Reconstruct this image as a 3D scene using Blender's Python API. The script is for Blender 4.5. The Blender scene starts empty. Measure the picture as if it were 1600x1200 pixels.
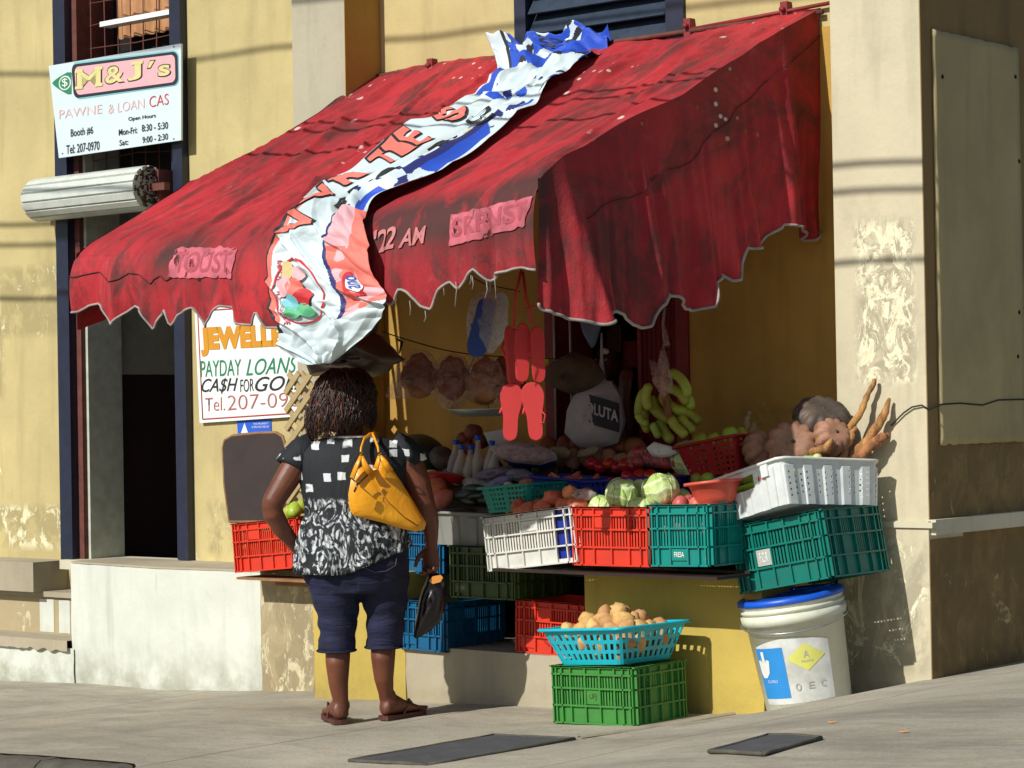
import bpy, bmesh, math, random
from mathutils import Vector, Matrix, noise, Euler
R = math.radians
S = bpy.context.scene
COL = S.collection
# ---------------------------------------------------------------- camera
FPX = 3650.0; TH = R(40); ROLL = R(1.0); HC = 1.44; CD = 11.3; PIT = math.atan(40/FPX)
CAM = Vector((CD*math.sin(TH), -CD*math.cos(TH), HC))
DV = Vector((-math.sin(TH)*math.cos(PIT), math.cos(TH)*math.cos(PIT), math.sin(PIT)))
r0 = Vector((math.cos(TH), math.sin(TH), 0)); u0 = r0.cross(DV)
RV = r0*math.cos(ROLL)-u0*math.sin(ROLL); UV = u0*math.cos(ROLL)+r0*math.sin(ROLL)
cd = bpy.data.cameras.new('camera'); cam = bpy.data.objects.new('camera', cd); COL.objects.link(cam)
cam.matrix_world = Matrix(((RV.x, UV.x, -DV.x, CAM.x), (RV.y, UV.y, -DV.y, CAM.y), (RV.z, UV.z, -DV.z, CAM.z), (0, 0, 0, 1)))
cd.sensor_width = 36; cd.lens = 36*FPX/1600; cd.clip_start = 0.1; cd.clip_end = 500
S.camera = cam
S.render.resolution_x = 1600; S.render.resolution_y = 1200
# ---------------------------------------------------------------- light
SUN = Vector((.11, 1.0, -.73)).normalized()
sd = bpy.data.lights.new('sun', 'SUN'); so = bpy.data.objects.new('sun', sd); COL.objects.link(so)
sd.energy = 4.6; sd.angle = R(0.5); sd.color = (1, .965, .9)
so.rotation_euler = (-SUN).to_track_quat('Z', 'Y').to_euler(); so.location = (-3, -10, 8)
W = bpy.data.worlds.new('World'); S.world = W; W.use_nodes = True
wn = W.node_tree; bg = wn.nodes['Background']; sk = wn.nodes.new('ShaderNodeTexSky'); sk.sky_type = 'NISHITA'
sk.sun_disc = False; sk.sun_elevation = math.asin(-SUN.z); sk.sun_rotation = math.atan2(-SUN.x, -SUN.y)
wn.links.new(sk.outputs[0], bg.inputs[0]); bg.inputs[1].default_value = 0.075
S.view_settings.view_transform = 'Standard'; S.view_settings.look = 'None'; S.view_settings.exposure = 0.0; S.view_settings.gamma = 1
S.render.engine = 'CYCLES'

# ---------------------------------------------------------------- measuring: a photo pixel meets a plane of the place
def ray(u, v): return DV+RV*((u-800)/FPX)-UV*((v-600)/FPX)
def PY(u, v, y): k = ray(u, v); return CAM+k*((y-CAM.y)/k.y)
def PX(u, v, x): k = ray(u, v); return CAM+k*((x-CAM.x)/k.x)
def PZ(u, v, z): k = ray(u, v); return CAM+k*((z-CAM.z)/k.z)

# ---------------------------------------------------------------- materials
class NT:
    def __init__(s, name, rough=.8, metal=0, trans=None):
        s.m = bpy.data.materials.new(name); s.m.use_nodes = True; s.t = s.m.node_tree
        s.b = s.t.nodes['Principled BSDF']; s.b.inputs['Roughness'].default_value = rough; s.b.inputs['Metallic'].default_value = metal
        s.tc = s.t.nodes.new('ShaderNodeTexCoord'); s.geo = s.t.nodes.new('ShaderNodeNewGeometry')
        s.P = s.geo.outputs['Position']; s.O = s.tc.outputs['Object']
    def L(s, a, b): s.t.links.new(a, b)
    def put(s, sock, v):
        if hasattr(v, 'links'): s.L(v, sock)
        elif isinstance(v, (tuple, list)) and len(v) == 3 and sock.type == 'RGBA': sock.default_value = (*v, 1)
        else: sock.default_value = v
    def mapping(s, vec, scale=(1, 1, 1), rot=(0, 0, 0), loc=(0, 0, 0)):
        n = s.t.nodes.new('ShaderNodeMapping'); s.L(vec, n.inputs[0]); n.inputs['Scale'].default_value = scale; n.inputs['Rotation'].default_value = rot; n.inputs['Location'].default_value = loc
        return n.outputs[0]
    def noise(s, scale, detail=4, rough=.6, vec=None, dist=0):
        n = s.t.nodes.new('ShaderNodeTexNoise'); s.L(vec if vec is not None else s.P, n.inputs['Vector'])
        n.inputs['Scale'].default_value = scale; n.inputs['Detail'].default_value = detail; n.inputs['Roughness'].default_value = rough; n.inputs['Distortion'].default_value = dist
        return n.outputs[0]
    def voro(s, scale, vec=None, rand=1, feat='F1', out=0):
        n = s.t.nodes.new('ShaderNodeTexVoronoi'); n.feature = feat; s.L(vec if vec is not None else s.P, n.inputs['Vector']); n.inputs['Scale'].default_value = scale; n.inputs['Randomness'].default_value = rand
        return n.outputs[out]
    def wave(s, scale, vec=None, dist=0, det=2, bands='X', prof='SIN', dscale=1):
        n = s.t.nodes.new('ShaderNodeTexWave'); n.bands_direction = bands; n.wave_profile = prof; s.L(vec if vec is not None else s.P, n.inputs['Vector'])
        n.inputs['Scale'].default_value = scale; n.inputs['Distortion'].default_value = dist; n.inputs['Detail'].default_value = det; n.inputs['Detail Scale'].default_value = dscale
        return n.outputs[1]
    def ramp(s, f, a, b, lo=0., hi=1.):
        n = s.t.nodes.new('ShaderNodeMapRange'); s.L(f, n.inputs[0]); n.inputs[1].default_value = a; n.inputs[2].default_value = b; n.inputs[3].default_value = lo; n.inputs[4].default_value = hi
        return n.outputs[0]
    def math(s, op, a, b=0.):
        n = s.t.nodes.new('ShaderNodeMath'); n.operation = op; s.put(n.inputs[0], a); s.put(n.inputs[1], b); return n.outputs[0]
    def mix(s, f, a, b):
        n = s.t.nodes.new('ShaderNodeMix'); n.data_type = 'RGBA'; s.put(n.inputs[0], f); s.put(n.inputs[6], a); s.put(n.inputs[7], b); return n.outputs[2]
    def sep(s, v=None):
        n = s.t.nodes.new('ShaderNodeSeparateXYZ'); s.L(v if v is not None else s.P, n.inputs[0]); return n.outputs
    def color(s, c): s.put(s.b.inputs['Base Color'], c); return s
    def bump(s, h, strength=.3, dist=.01):
        n = s.t.nodes.new('ShaderNodeBump'); n.inputs['Strength'].default_value = strength; n.inputs['Distance'].default_value = dist; s.L(h, n.inputs['Height']); s.L(n.outputs[0], s.b.inputs['Normal']); return s
    def box(s, comps, soft=.02):
        # a soft mask that is 1 inside an axis-aligned region: comps = [(socket, lo, hi), ...]
        out = None
        for c, lo, hi in comps:
            m = s.math('MULTIPLY', s.ramp(c, lo, lo+soft), s.ramp(c, hi-soft, hi, 1., 0.))
            out = m if out is None else s.math('MULTIPLY', out, m)
        return out
    def translucent(s, col, fac):
        out = s.t.nodes['Material Output']; t = s.t.nodes.new('ShaderNodeBsdfTranslucent'); s.put(t.inputs[0], col)
        mx = s.t.nodes.new('ShaderNodeMixShader'); mx.inputs[0].default_value = fac; s.L(s.b.outputs[0], mx.inputs[1]); s.L(t.outputs[0], mx.inputs[2]); s.L(mx.outputs[0], out.inputs[0]); return s
    def seethrough(s, fac):
        out = s.t.nodes['Material Output']; t = s.t.nodes.new('ShaderNodeBsdfTransparent'); cur = out.inputs[0].links[0].from_socket
        mx = s.t.nodes.new('ShaderNodeMixShader'); s.put(mx.inputs[0], fac); s.L(cur, mx.inputs[1]); s.L(t.outputs[0], mx.inputs[2]); s.L(mx.outputs[0], out.inputs[0]); return s

def sr(r, g, b):
    f = lambda c: (c/255/12.92) if c <= 10 else ((c/255+.055)/1.055)**2.4
    return (f(r), f(g), f(b))
def plain(name, c, rough=.6, var=.25, metal=0, bump=.15, scale=14):
    n = NT(name, rough, metal); a = n.noise(scale, 5, .65, n.O); c2 = tuple(x*(1-var) for x in c)
    n.color(n.mix(n.ramp(a, .3, .7), c2, c)); n.bump(n.noise(scale*5, 3, .6, n.O), bump, .004); return n.m
def plaster(name, c, peel, peelamt=.5, grime=(.20, .17, .10), low=.9, regions=(), peelz=(.5, 2.0), var=.26, streak=.55):
    n = NT(name, .92); x, y, z = n.sep()[:3]
    big = n.noise(1.3, 5, .6); fine = n.noise(28, 4, .7); mid = n.noise(5, 6, .65)
    st = n.noise(7, 4, .6, n.mapping(n.P, (1, 1, .13)))
    c0 = n.mix(n.ramp(big, .35, .7), tuple(v*(1-var) for v in c), c)
    c0 = n.mix(n.math('MULTIPLY', n.ramp(st, .52, .75), streak), c0, tuple(v*.55 for v in c))
    c0 = n.mix(n.math('MULTIPLY', n.ramp(fine, .5, .9), .25), c0, tuple(v*.7 for v in c))
    # grime that rises from the pavement
    gz = n.ramp(z, .0, low, 1., 0.); gm = n.math('MULTIPLY', gz, n.ramp(mid, .38, .62))
    c0 = n.mix(n.math('MULTIPLY', gm, .75), c0, grime)
    dn = n.noise(2.3, 7, .7, n.mapping(n.P, (1, 1, .8), loc=(9, 4, 2))); c0 = n.mix(n.ramp(dn, .56, .72, 0, .45), c0, tuple(v*.6 for v in c))
    # flaking paint, denser lower down
    pz = n.ramp(z, peelz[0], peelz[1], peelamt, peelamt*.12)
    pn = n.noise(3.2, 8, .72, n.mapping(n.P, (1, 1, .7)), .6)
    th = n.math('SUBTRACT', .80, n.math('MULTIPLY', pz, .30))
    pm = n.ramp(n.math('SUBTRACT', pn, th), 0, .025)
    for reg in regions:
        rx, rz, thr, sc = reg
        rm = n.box([(x, rx[0], rx[1]), (z, rz[0], rz[1])], .05)
        rn = n.noise(sc, 7, .75, n.mapping(n.P, (1, 1, .55), loc=(3, 1, 2)), 1.2)
        pm = n.math('MAXIMUM', pm, n.math('MULTIPLY', rm, n.ramp(rn, thr, thr+.04)))
        un = n.noise(sc*.8, 6, .7, n.mapping(n.P, (1, 1, .7), loc=(7, 3, 5)), .8); c0 = n.mix(n.math('MULTIPLY', n.math('MULTIPLY', rm, n.ramp(un, .42, .55)), .75), c0, tuple(v*.55 for v in c))
    pc = n.mix(n.ramp(n.noise(19, 4, .7), .35, .7), peel, tuple(v*.72 for v in peel))
    n.color(n.mix(pm, c0, pc))
    h = n.math('ADD', n.math('MULTIPLY', mid, .8), n.math('MULTIPLY', fine, .25)); h = n.math('SUBTRACT', h, n.math('MULTIPLY', pm, .35))
    n.bump(h, .5, .012); return n.m

def cloth_red():
    n = NT('faded_red_canvas', .78); x, y, z = n.sep()[:3]
    s1 = n.noise(4, 6, .7, n.mapping(n.P, (2.2, .45, .8), (0, 0, R(-14))), .7)
    s2 = n.noise(11, 6, .7, n.mapping(n.P, (1.6, .8, .9))); big = n.noise(1.6, 4, .6)
    red = sr(194, 54, 60); deep = sr(156, 42, 50); pale = sr(184, 96, 98)
    c = n.mix(n.ramp(big, .35, .7), deep, red); c = n.mix(n.math('MULTIPLY', n.ramp(s2, .55, .8), .5), c, pale)
    # soot: strongest near the front right lettering band
    rm = n.math('MULTIPLY', n.ramp(x, .05, .55), n.ramp(y, -1.8, -1.93)); rm = n.math('MULTIPLY', rm, n.ramp(z, 1.98, 2.12))
    lm = n.math('MULTIPLY', n.box([(x, -.45, .05)], .15), n.ramp(y, -1.7, -1.93)); lm = n.math('MULTIPLY', lm, n.ramp(z, 1.95, 2.1))
    base = n.ramp(s1, .46, .64, 0, .8)
    front = n.math('MULTIPLY', n.math('MAXIMUM', rm, lm), n.ramp(s1, .30, .46, 0, .95))
    d = n.math('MAXIMUM', base, front)
    c = n.mix(d, c, sr(74, 50, 48))
    v = n.voro(7.5, n.mapping(n.mix(.05, n.P, n.t.nodes.new('ShaderNodeTexNoise').outputs[1]), (1, .6, 1)), 1); dm = n.math('MULTIPLY', n.ramp(v, .13, .08), n.ramp(n.noise(2.2, 2), .47, .53)); dm = n.math('MULTIPLY', dm, n.ramp(z, 2.3, 2.5)); dm = n.math('MULTIPLY', dm, n.ramp(x, 1.77, 1.72))
    v2 = n.voro(17, n.mapping(n.P, (1.3, .7, 1), loc=(4, 2, 0)), 1); dm2 = n.math('MULTIPLY', n.ramp(v2, .19, .13), n.ramp(n.noise(1.7, 2, .5, n.mapping(n.P, loc=(2, 5, 1))), .55, .6)); dm2 = n.math('MULTIPLY', dm2, n.ramp(z, 2.45, 2.6))
    c = n.mix(n.math('MULTIPLY', n.math('MAXIMUM', dm, dm2), .85), c, sr(225, 205, 195))
    n.color(c)
    n.b.inputs['Specular IOR Level'].default_value = .25
    n.bump(n.math('ADD', s2, n.math('MULTIPLY', n.noise(160, 2), .15)), .6, .012)
    n.translucent(sr(150, 10, 18), .06); return n.m
M = {}
M['red'] = cloth_red()
Y_ = sr(200, 184, 130)
M['yellow'] = plaster('yellow_wall_paint', Y_, sr(228, 220, 180), .72, sr(160, 134, 78), .7, regions=[((-4.6, -3.33), (.66, .95), .50, 7), ((-4.6, -3.9), (1.55, 2.05), .54, 6), ((-4.0, -3.33), (1.9, 2.35), .60, 8), ((1.3, 2.0), (1.35, 1.45), .58, 6), ((-2.2, -1.5), (.66, 1.0), .57, 9)])
M['yellow2'] = plaster('yellow_counter_paint', sr(196, 172, 84), sr(214, 198, 146), .35, sr(120, 105, 70), .32)
M['ochre_wall'] = plaster('ochre_stall_wall_tone', sr(196, 156, 74), sr(214, 198, 158), .4, sr(110, 84, 44), 1.3, regions=[((1.30, 1.98), (1.30, 1.46), .56, 6)], peelz=(1.2, 2.2), var=.3, streak=.6)  # deeper ochre tone for the wall between the pilasters, below the awning
M['beige'] = plaster('beige_pilaster_paint', sr(202, 193, 164), sr(236, 230, 196), .35, sr(150, 128, 92), .55, regions=[((2.08, 2.40), (1.50, 2.22), .47, 15), ((2.0, 2.45), (.3, .9), .55, 8)], var=.12)
M['beige_low'] = plaster('beige_plinth_paint', sr(182, 166, 130), sr(206, 194, 158), .6, sr(150, 128, 92), .35, regions=[((-1.75, -.7), (0, .6), .52, 9)])
M['grey_pil'] = plaster('grey_pilaster_paint', sr(176, 170, 148), sr(200, 192, 168), .2, sr(150, 128, 92), .4, var=.1)
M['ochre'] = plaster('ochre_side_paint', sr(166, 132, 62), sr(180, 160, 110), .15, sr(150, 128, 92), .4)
M['white_plaster'] = plaster('whitewashed_plaster', sr(214, 218, 206), sr(178, 168, 128), .42, sr(140, 140, 118), .30, peelz=(.05, .5), var=.2, streak=.6)
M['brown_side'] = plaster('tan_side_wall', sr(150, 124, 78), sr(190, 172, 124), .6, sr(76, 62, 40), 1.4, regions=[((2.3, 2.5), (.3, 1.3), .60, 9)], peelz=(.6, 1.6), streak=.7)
M['side_panel'] = plaster('pale_side_panel', sr(190, 174, 128), sr(220, 210, 170), .0, sr(120, 104, 70), 1.9, streak=.5)
M['ledge'] = plaster('ledge_paint', sr(214, 208, 182), sr(190, 186, 150), .3, sr(150, 140, 110), .2)
M['concrete'] = plaster('rough_concrete', sr(178, 168, 144), sr(206, 192, 146), .3, sr(140, 128, 96), .28)
def pavement():
    n = NT('worn_concrete_pavement', .9); x, y, z = n.sep()[:3]
    a = n.noise(1.1, 6, .65); b = n.noise(9, 6, .7, n.mapping(n.P, (.6, 1.8, 1), (0, 0, R(8)))); f = n.noise(70, 4, .7)
    c = n.mix(n.ramp(a, .3, .7), sr(146, 141, 126), sr(186, 178, 158)); c = n.mix(n.ramp(b, .52, .75, 0, .55), c, sr(112, 104, 90)); c = n.mix(n.ramp(n.noise(3.2, 5, .6, n.mapping(n.P, loc=(5, 5, 0))), .55, .7, 0, .5), c, sr(176, 162, 134))
    c = n.mix(n.ramp(n.noise(.7, 5, .7, n.mapping(n.P, (1, 2.2, 1), loc=(8, 1, 0))), .48, .66, 0, .5), c, sr(104, 98, 86)); c = n.mix(n.ramp(f, .5, .75, 0, .5), c, sr(92, 86, 74)); v = n.voro(9, n.mapping(n.P, (1, 1.6, 1)), 1); sp = n.math('MULTIPLY', n.ramp(v, .07, .04), n.ramp(n.noise(3, 2), .5, .56)); c = n.mix(n.math('MULTIPLY', sp, .7), c, sr(70, 60, 50))
    # hairline cracks and cast joints
    cr = n.voro(.9, n.mapping(n.mix(.06, n.P, n.t.nodes.new('ShaderNodeTexNoise').outputs[1]), (1, 1.3, 0)), 1, 'DISTANCE_TO_EDGE'); cm = n.ramp(cr, .004, .009, 1, 0)
    j = n.math('ABSOLUTE', n.math('SUBTRACT', n.math('MODULO', n.math('ADD', x, 20.35), 2.2), 1.1)); jm = n.ramp(j, .004, .009, 1, 0)
    k = n.math('MAXIMUM', n.math('MULTIPLY', cm, .0), n.math('MULTIPLY', jm, .6)); c = n.mix(k, c, sr(80, 72, 60)); n.color(c)
    n.bump(n.math('SUBTRACT', n.math('ADD', n.math('MULTIPLY', b, .7), n.math('MULTIPLY', f, .35)), k), .55, .01); return n.m
M['pave'] = pavement()
M['asphalt'] = plain('dark_asphalt', sr(82, 80, 76), .9, .4, bump=.6, scale=20)
M['kerb'] = plain('kerb_stone', sr(92, 88, 78), .9, .5, bump=.8, scale=9)
M['navy'] = plain('dark_blue_frame_paint', sr(34, 40, 62), .42, .35, bump=.2)
M['navy2'] = plain('slate_blue_louvre_paint', sr(48, 62, 80), .45, .4, bump=.2)
M['frame_white'] = plain('white_trim', sr(190, 195, 180), .6, .3)
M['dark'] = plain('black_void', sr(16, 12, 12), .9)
M['room_low'] = plain('maroon_dado', sr(52, 30, 32), .8)
M['room_hi'] = plain('olive_grey_room_paint', sr(150, 138, 104), .9)
M['room_hi2'] = plain('grey_room_paint', sr(176, 176, 164), .9)
M['room_red'] = plain('dark_red_room', sr(140, 34, 32), .85)
M['curtain'] = plain('orange_beige_curtain', sr(190, 140, 96), .9, .3)
M['metal'] = plain('pale_enamelled_slats', sr(206, 212, 204), .35, .2)
M['rust'] = plain('rusty_iron', sr(110, 60, 50), .8, .5)
M['redframe'] = plain('red_painted_iron', sr(140, 36, 40), .6, .4)
M['darkwood'] = plain('dark_brown_board', sr(46, 28, 20), .55, .45, scale=6)
M['wood'] = plain('shelf_plank', sr(150, 112, 74), .85, .45, bump=.5)
M['lattice'] = plain('weathered_lattice_wood', sr(176, 156, 112), .8, .25)
M['signwhite'] = plain('sign_white', sr(226, 234, 230), .5, .06, bump=.03, scale=3)
M['signblue'] = plain('sign_pale_blue', sr(206, 222, 226), .5, .1, bump=.03, scale=3)
for k, c in dict(ink=(34, 34, 44), s_green=(30, 130, 90), s_gold=(206, 142, 30), s_rose=(176, 96, 92), s_red=(196, 40, 48), s_pink=(224, 172, 178), s_cream=(214, 206, 140), s_blue=(28, 92, 206), s_fade=(226, 184, 182), b_blue=(34, 78, 190), b_coral=(232, 118, 104), b_navy=(38, 44, 110), b_black=(38, 40, 46), b_green=(92, 180, 130), b_aqua=(120, 190, 200), b_gold=(206, 186, 130), v_pink=(206, 104, 118), v_pink2=(214, 130, 138), lab_blue=(40, 140, 214), lab_yel=(214, 214, 110), lab_grey=(176, 178, 172), orange=(226, 150, 60), c_white=(226, 228, 222)).items():
    M[k] = plain(k+'_print', sr(*c), .65, .12, bump=.03)
def plastic(name, c, rough=.38, tr=.12, dirt=.42):
    n = NT(name, rough); a = n.noise(9, 5, .7, n.O); d = n.noise(30, 4, .7, n.O)
    cc = n.mix(n.ramp(a, .45, .75, 0, dirt), sr(*c), tuple(v*.45+.03 for v in sr(*c))); cc = n.mix(n.ramp(d, .6, .8, 0, dirt*.8), cc, sr(150, 130, 100)); n.color(cc)
    n.bump(d, .12, .003)
    if tr: n.translucent(sr(*c), tr)
    return n.m
for k, c in dict(p_white=(222, 222, 212), p_red=(222, 62, 40), p_teal=(8, 140, 130), p_teal2=(0, 118, 104), p_green=(66, 140, 62), p_olive=(72, 92, 42), p_blue=(10, 96, 140), p_cyan=(22, 190, 210), p_mesh=(0, 160, 140), p_royal=(28, 50, 150), p_crimson=(170, 22, 34), p_coral=(224, 92, 70), p_tray=(222, 228, 226), p_grey=(146, 146, 138), p_bucket=(222, 224, 204), p_lid=(20, 92, 214), p_flip=(236, 52, 58), p_slip=(30, 72, 160), p_lime=(130, 200, 70)).items():
    M[k] = plastic(k[2:]+'_plastic', c)
M['p_flip'] = plastic('coral_rubber', (214, 62, 62), .6, .22, .15)
def fruit(name, c, c2, rough=.5, sc=9, bump=.2, stretch=(1, 1, 1)):
    n = NT(name, rough); a = n.noise(sc, 5, .6, n.mapping(n.O, stretch)); oi = n.t.nodes.new('ShaderNodeObjectInfo')
    cc = n.mix(n.ramp(a, .35, .65), sr(*c), sr(*c2)); hs = n.t.nodes.new('ShaderNodeHueSaturation'); n.L(cc, hs.inputs['Color']); n.L(n.ramp(oi.outputs['Random'], 0, 1, .75, 1.15), hs.inputs['Value']); n.L(n.ramp(oi.outputs['Random'], 0, 1, .485, .515), hs.inputs['Hue'])
    sp = n.noise(sc*7, 4, .75, n.O); col = n.mix(n.ramp(sp, .56, .72, 0, .6), hs.outputs[0], tuple(v*.35 for v in sr(*c2))); gr = n.noise(sc*.6, 3, .6, n.mapping(n.O, loc=(3, 3, 3))); col = n.mix(n.ramp(gr, .5, .8, 0, .35), col, sr(150, 120, 86))
    n.color(col); n.b.inputs['Subsurface Weight'].default_value = .0
    n.bump(n.noise(sc*5, 4, .6, n.O), bump, .004); return n.m
M['potato'] = fruit('potato_skin', (216, 172, 112), (180, 132, 80), .7, 14)
M['sweetpot'] = fruit('sweet_potato_skin', (226, 140, 92), (180, 92, 62), .7, 18)
M['onion'] = fruit('pink_onion_skin', (222, 130, 112), (186, 86, 78), .45, 8)
M['tomato'] = fruit('tomato_skin', (206, 44, 30), (176, 30, 24), .25, 4, .03)
M['pumpkin'] = fruit('dusty_pumpkin_skin', (180, 136, 106), (120, 84, 68), .7, 7)
M['pumpkin2'] = fruit('dark_pumpkin_skin', (84, 72, 64), (44, 36, 36), .6, 9)
M['melon'] = fruit('dark_melon_rind', (44, 66, 34), (24, 42, 22), .4, 6)
M['mango'] = fruit('green_mango_skin', (150, 186, 60), (176, 176, 60), .4, 5)
M['banana'] = fruit('green_banana_skin', (172, 188, 62), (140, 150, 50), .5, 6, .1, (1, 1, 1))
M['plantain'] = fruit('bright_plantain_skin', (176, 214, 50), (150, 196, 50), .4, 4, .1)
M['bark'] = fruit('rough_root_bark', (190, 132, 82), (96, 62, 42), .9, 26, 1.0, (1, 1, .35))
M['rootend'] = plain('cut_root_end', sr(226, 206, 170), .8)
M['cuke'] = fruit('cucumber_skin', (44, 62, 34), (24, 34, 24), .35, 9)
M['bread'] = fruit('bread_crust', (150, 88, 52), (110, 58, 36), .7, 6)
M['pepper'] = fruit('yellow_green_pepper_skin', (200, 206, 50), (130, 160, 40), .35, 5)
def cab():
    n = NT('cabbage_leaf', .5); v = n.voro(12, n.mapping(n.O, (1, 1, 1)), 1, 'DISTANCE_TO_EDGE'); w = n.wave(9, n.O, 6, 3, 'Z')
    c = n.mix(n.ramp(n.noise(8, 4, .6, n.O), .35, .7), sr(160, 190, 92), sr(206, 222, 156)); c = n.mix(n.ramp(w, .85, .98, 0, .7), c, sr(228, 236, 200)); c = n.mix(n.ramp(v, .0, .03, .6, 0), c, sr(226, 236, 200)); n.color(c); n.bump(n.math('ADD', w, v), .4, .006); return n.m
M['cabbage'] = cab()
def film(name, c, alpha, rough=.2):
    n = NT(name, rough); a = n.noise(22, 5, .7, n.O, 1.5); n.color(sr(*c)); n.bump(a, .8, .01); n.translucent(sr(*c), .4); n.seethrough(n.ramp(a, .35, .65, alpha+.15, alpha-.2)); return n.m
M['film'] = film('clear_plastic_film', (225, 225, 225), .55)
M['film2'] = film('pinkish_plastic_film', (226, 196, 190), .78)
M['darkbag'] = plain('dark_plastic_bag', sr(84, 68, 50), .35, .4, bump=.6, scale=10)
M['blackbag'] = plain('black_plastic_bag', sr(24, 20, 24), .3, .3, bump=.6, scale=10)
M['sack'] = plain('pale_sack', sr(190, 186, 190), .7, .25, bump=.4)
M['brownbag'] = plain('brown_paper_bundle', sr(96, 76, 58), .8, .4, bump=.6)
M['steel'] = plain('brushed_steel', sr(180, 186, 186), .3, .3, metal=.7)
M['pipe'] = plain('pale_pipe', sr(170, 170, 165), .4, .2, metal=.3)
M['ypipe'] = plain('yellow_rope_paint', sr(214, 180, 40), .4, .2)
M['cord'] = plain('dark_cord', sr(40, 34, 32), .8)
M['hem'] = plain('grey_hem_cord', sr(168, 160, 154), .8, .4)
M['glass'] = None
n = NT('clear_bottle', .08); n.color(sr(200, 190, 180)); n.seethrough(.55); M['glass'] = n.m
n = NT('dark_skin', .5)
n.color(n.mix(n.ramp(n.noise(6, 4, .6, n.O), .35, .7), sr(92, 50, 33), sr(116, 66, 44))); n.bump(n.noise(140, 3, .6, n.O), .15, .002); n.b.inputs['Subsurface Weight'].default_value = .04; M['skin'] = n.m
M['sole_skin'] = plain('heel_skin', sr(190, 136, 106), .6, .2)
def denim():
    n = NT('navy_denim', .85); w = n.noise(260, 2, .5, n.O); x, y, z = n.sep(n.O)[:3]
    c = n.mix(n.ramp(n.noise(7, 5, .7, n.O), .35, .7), sr(11, 13, 32), sr(26, 31, 70)); n.color(c); fo = n.noise(5, 4, .55, n.mapping(n.O, (1, 1, 4.5)), .8); n.bump(n.math('ADD', fo, n.math('MULTIPLY', w, .06)), .8, .02); return n.m
M['denim'] = denim()
def blouse():
    n = NT('black_and_white_blouse', .8); x, y, z = n.sep(n.O)[:3]
    wv = n.mapping(n.O, (1, .0, 1.0)); nn = n.noise(14, 3, .6, n.O)
    v = n.t.nodes.new('ShaderNodeTexVoronoi'); v.distance = 'CHEBYCHEV'; v.inputs['Randomness'].default_value = .6; v.inputs['Scale'].default_value = 15.5; n.L(n.mix(.02, wv, n.t.nodes.new('ShaderNodeTexNoise').outputs[1]), v.inputs['Vector'])
    up = n.ramp(n.math('ADD', v.outputs[0], n.math('MULTIPLY', nn, .22)), .345, .37, 1, 0)
    sw = n.noise(17, 4, .55, n.mapping(n.O, (1, .6, .55)), 3.2); lo = n.math('MAXIMUM', n.ramp(sw, .50, .56), 0)
    lo = n.math('MULTIPLY', lo, n.ramp(n.wave(14, n.O, 12, 3, 'X'), .2, .6, .35, .85))
    m = n.mix(n.ramp(n.math('ADD', z, n.math('MULTIPLY', nn, .04)), .965, .985, 1, 0), up, lo)
    n.color(n.mix(m, sr(20, 26, 32), sr(206, 212, 214))); n.bump(n.noise(9, 4, .6, n.mapping(n.O, (1, 1, .35)), 1), .7, .02); return n.m
M['blouse'] = blouse()
def hairm():
    n = NT('brown_black_hair', .38); oi = n.noise(60, 3, .6, n.mapping(n.O, (1, 1, .1))); n.color(n.mix(n.ramp(oi, .5, .75), sr(34, 22, 19), sr(86, 50, 38))); return n.m
M['hair'] = hairm(); M['hair2'] = plain('reddish_hair_streak', sr(120, 70, 50), .45, .4)
def leather():
    n = NT('yellow_leather', .36); n.color(n.mix(n.ramp(n.noise(7, 4, .6, n.O), .35, .7), sr(224, 148, 20), sr(238, 168, 32))); n.bump(n.noise(11, 4, .55, n.O, 1), .5, .012); return n.m
M['leather'] = leather(); M['brass'] = plain('dark_brass', sr(90, 76, 50), .3, .2, metal=.8)

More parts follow.
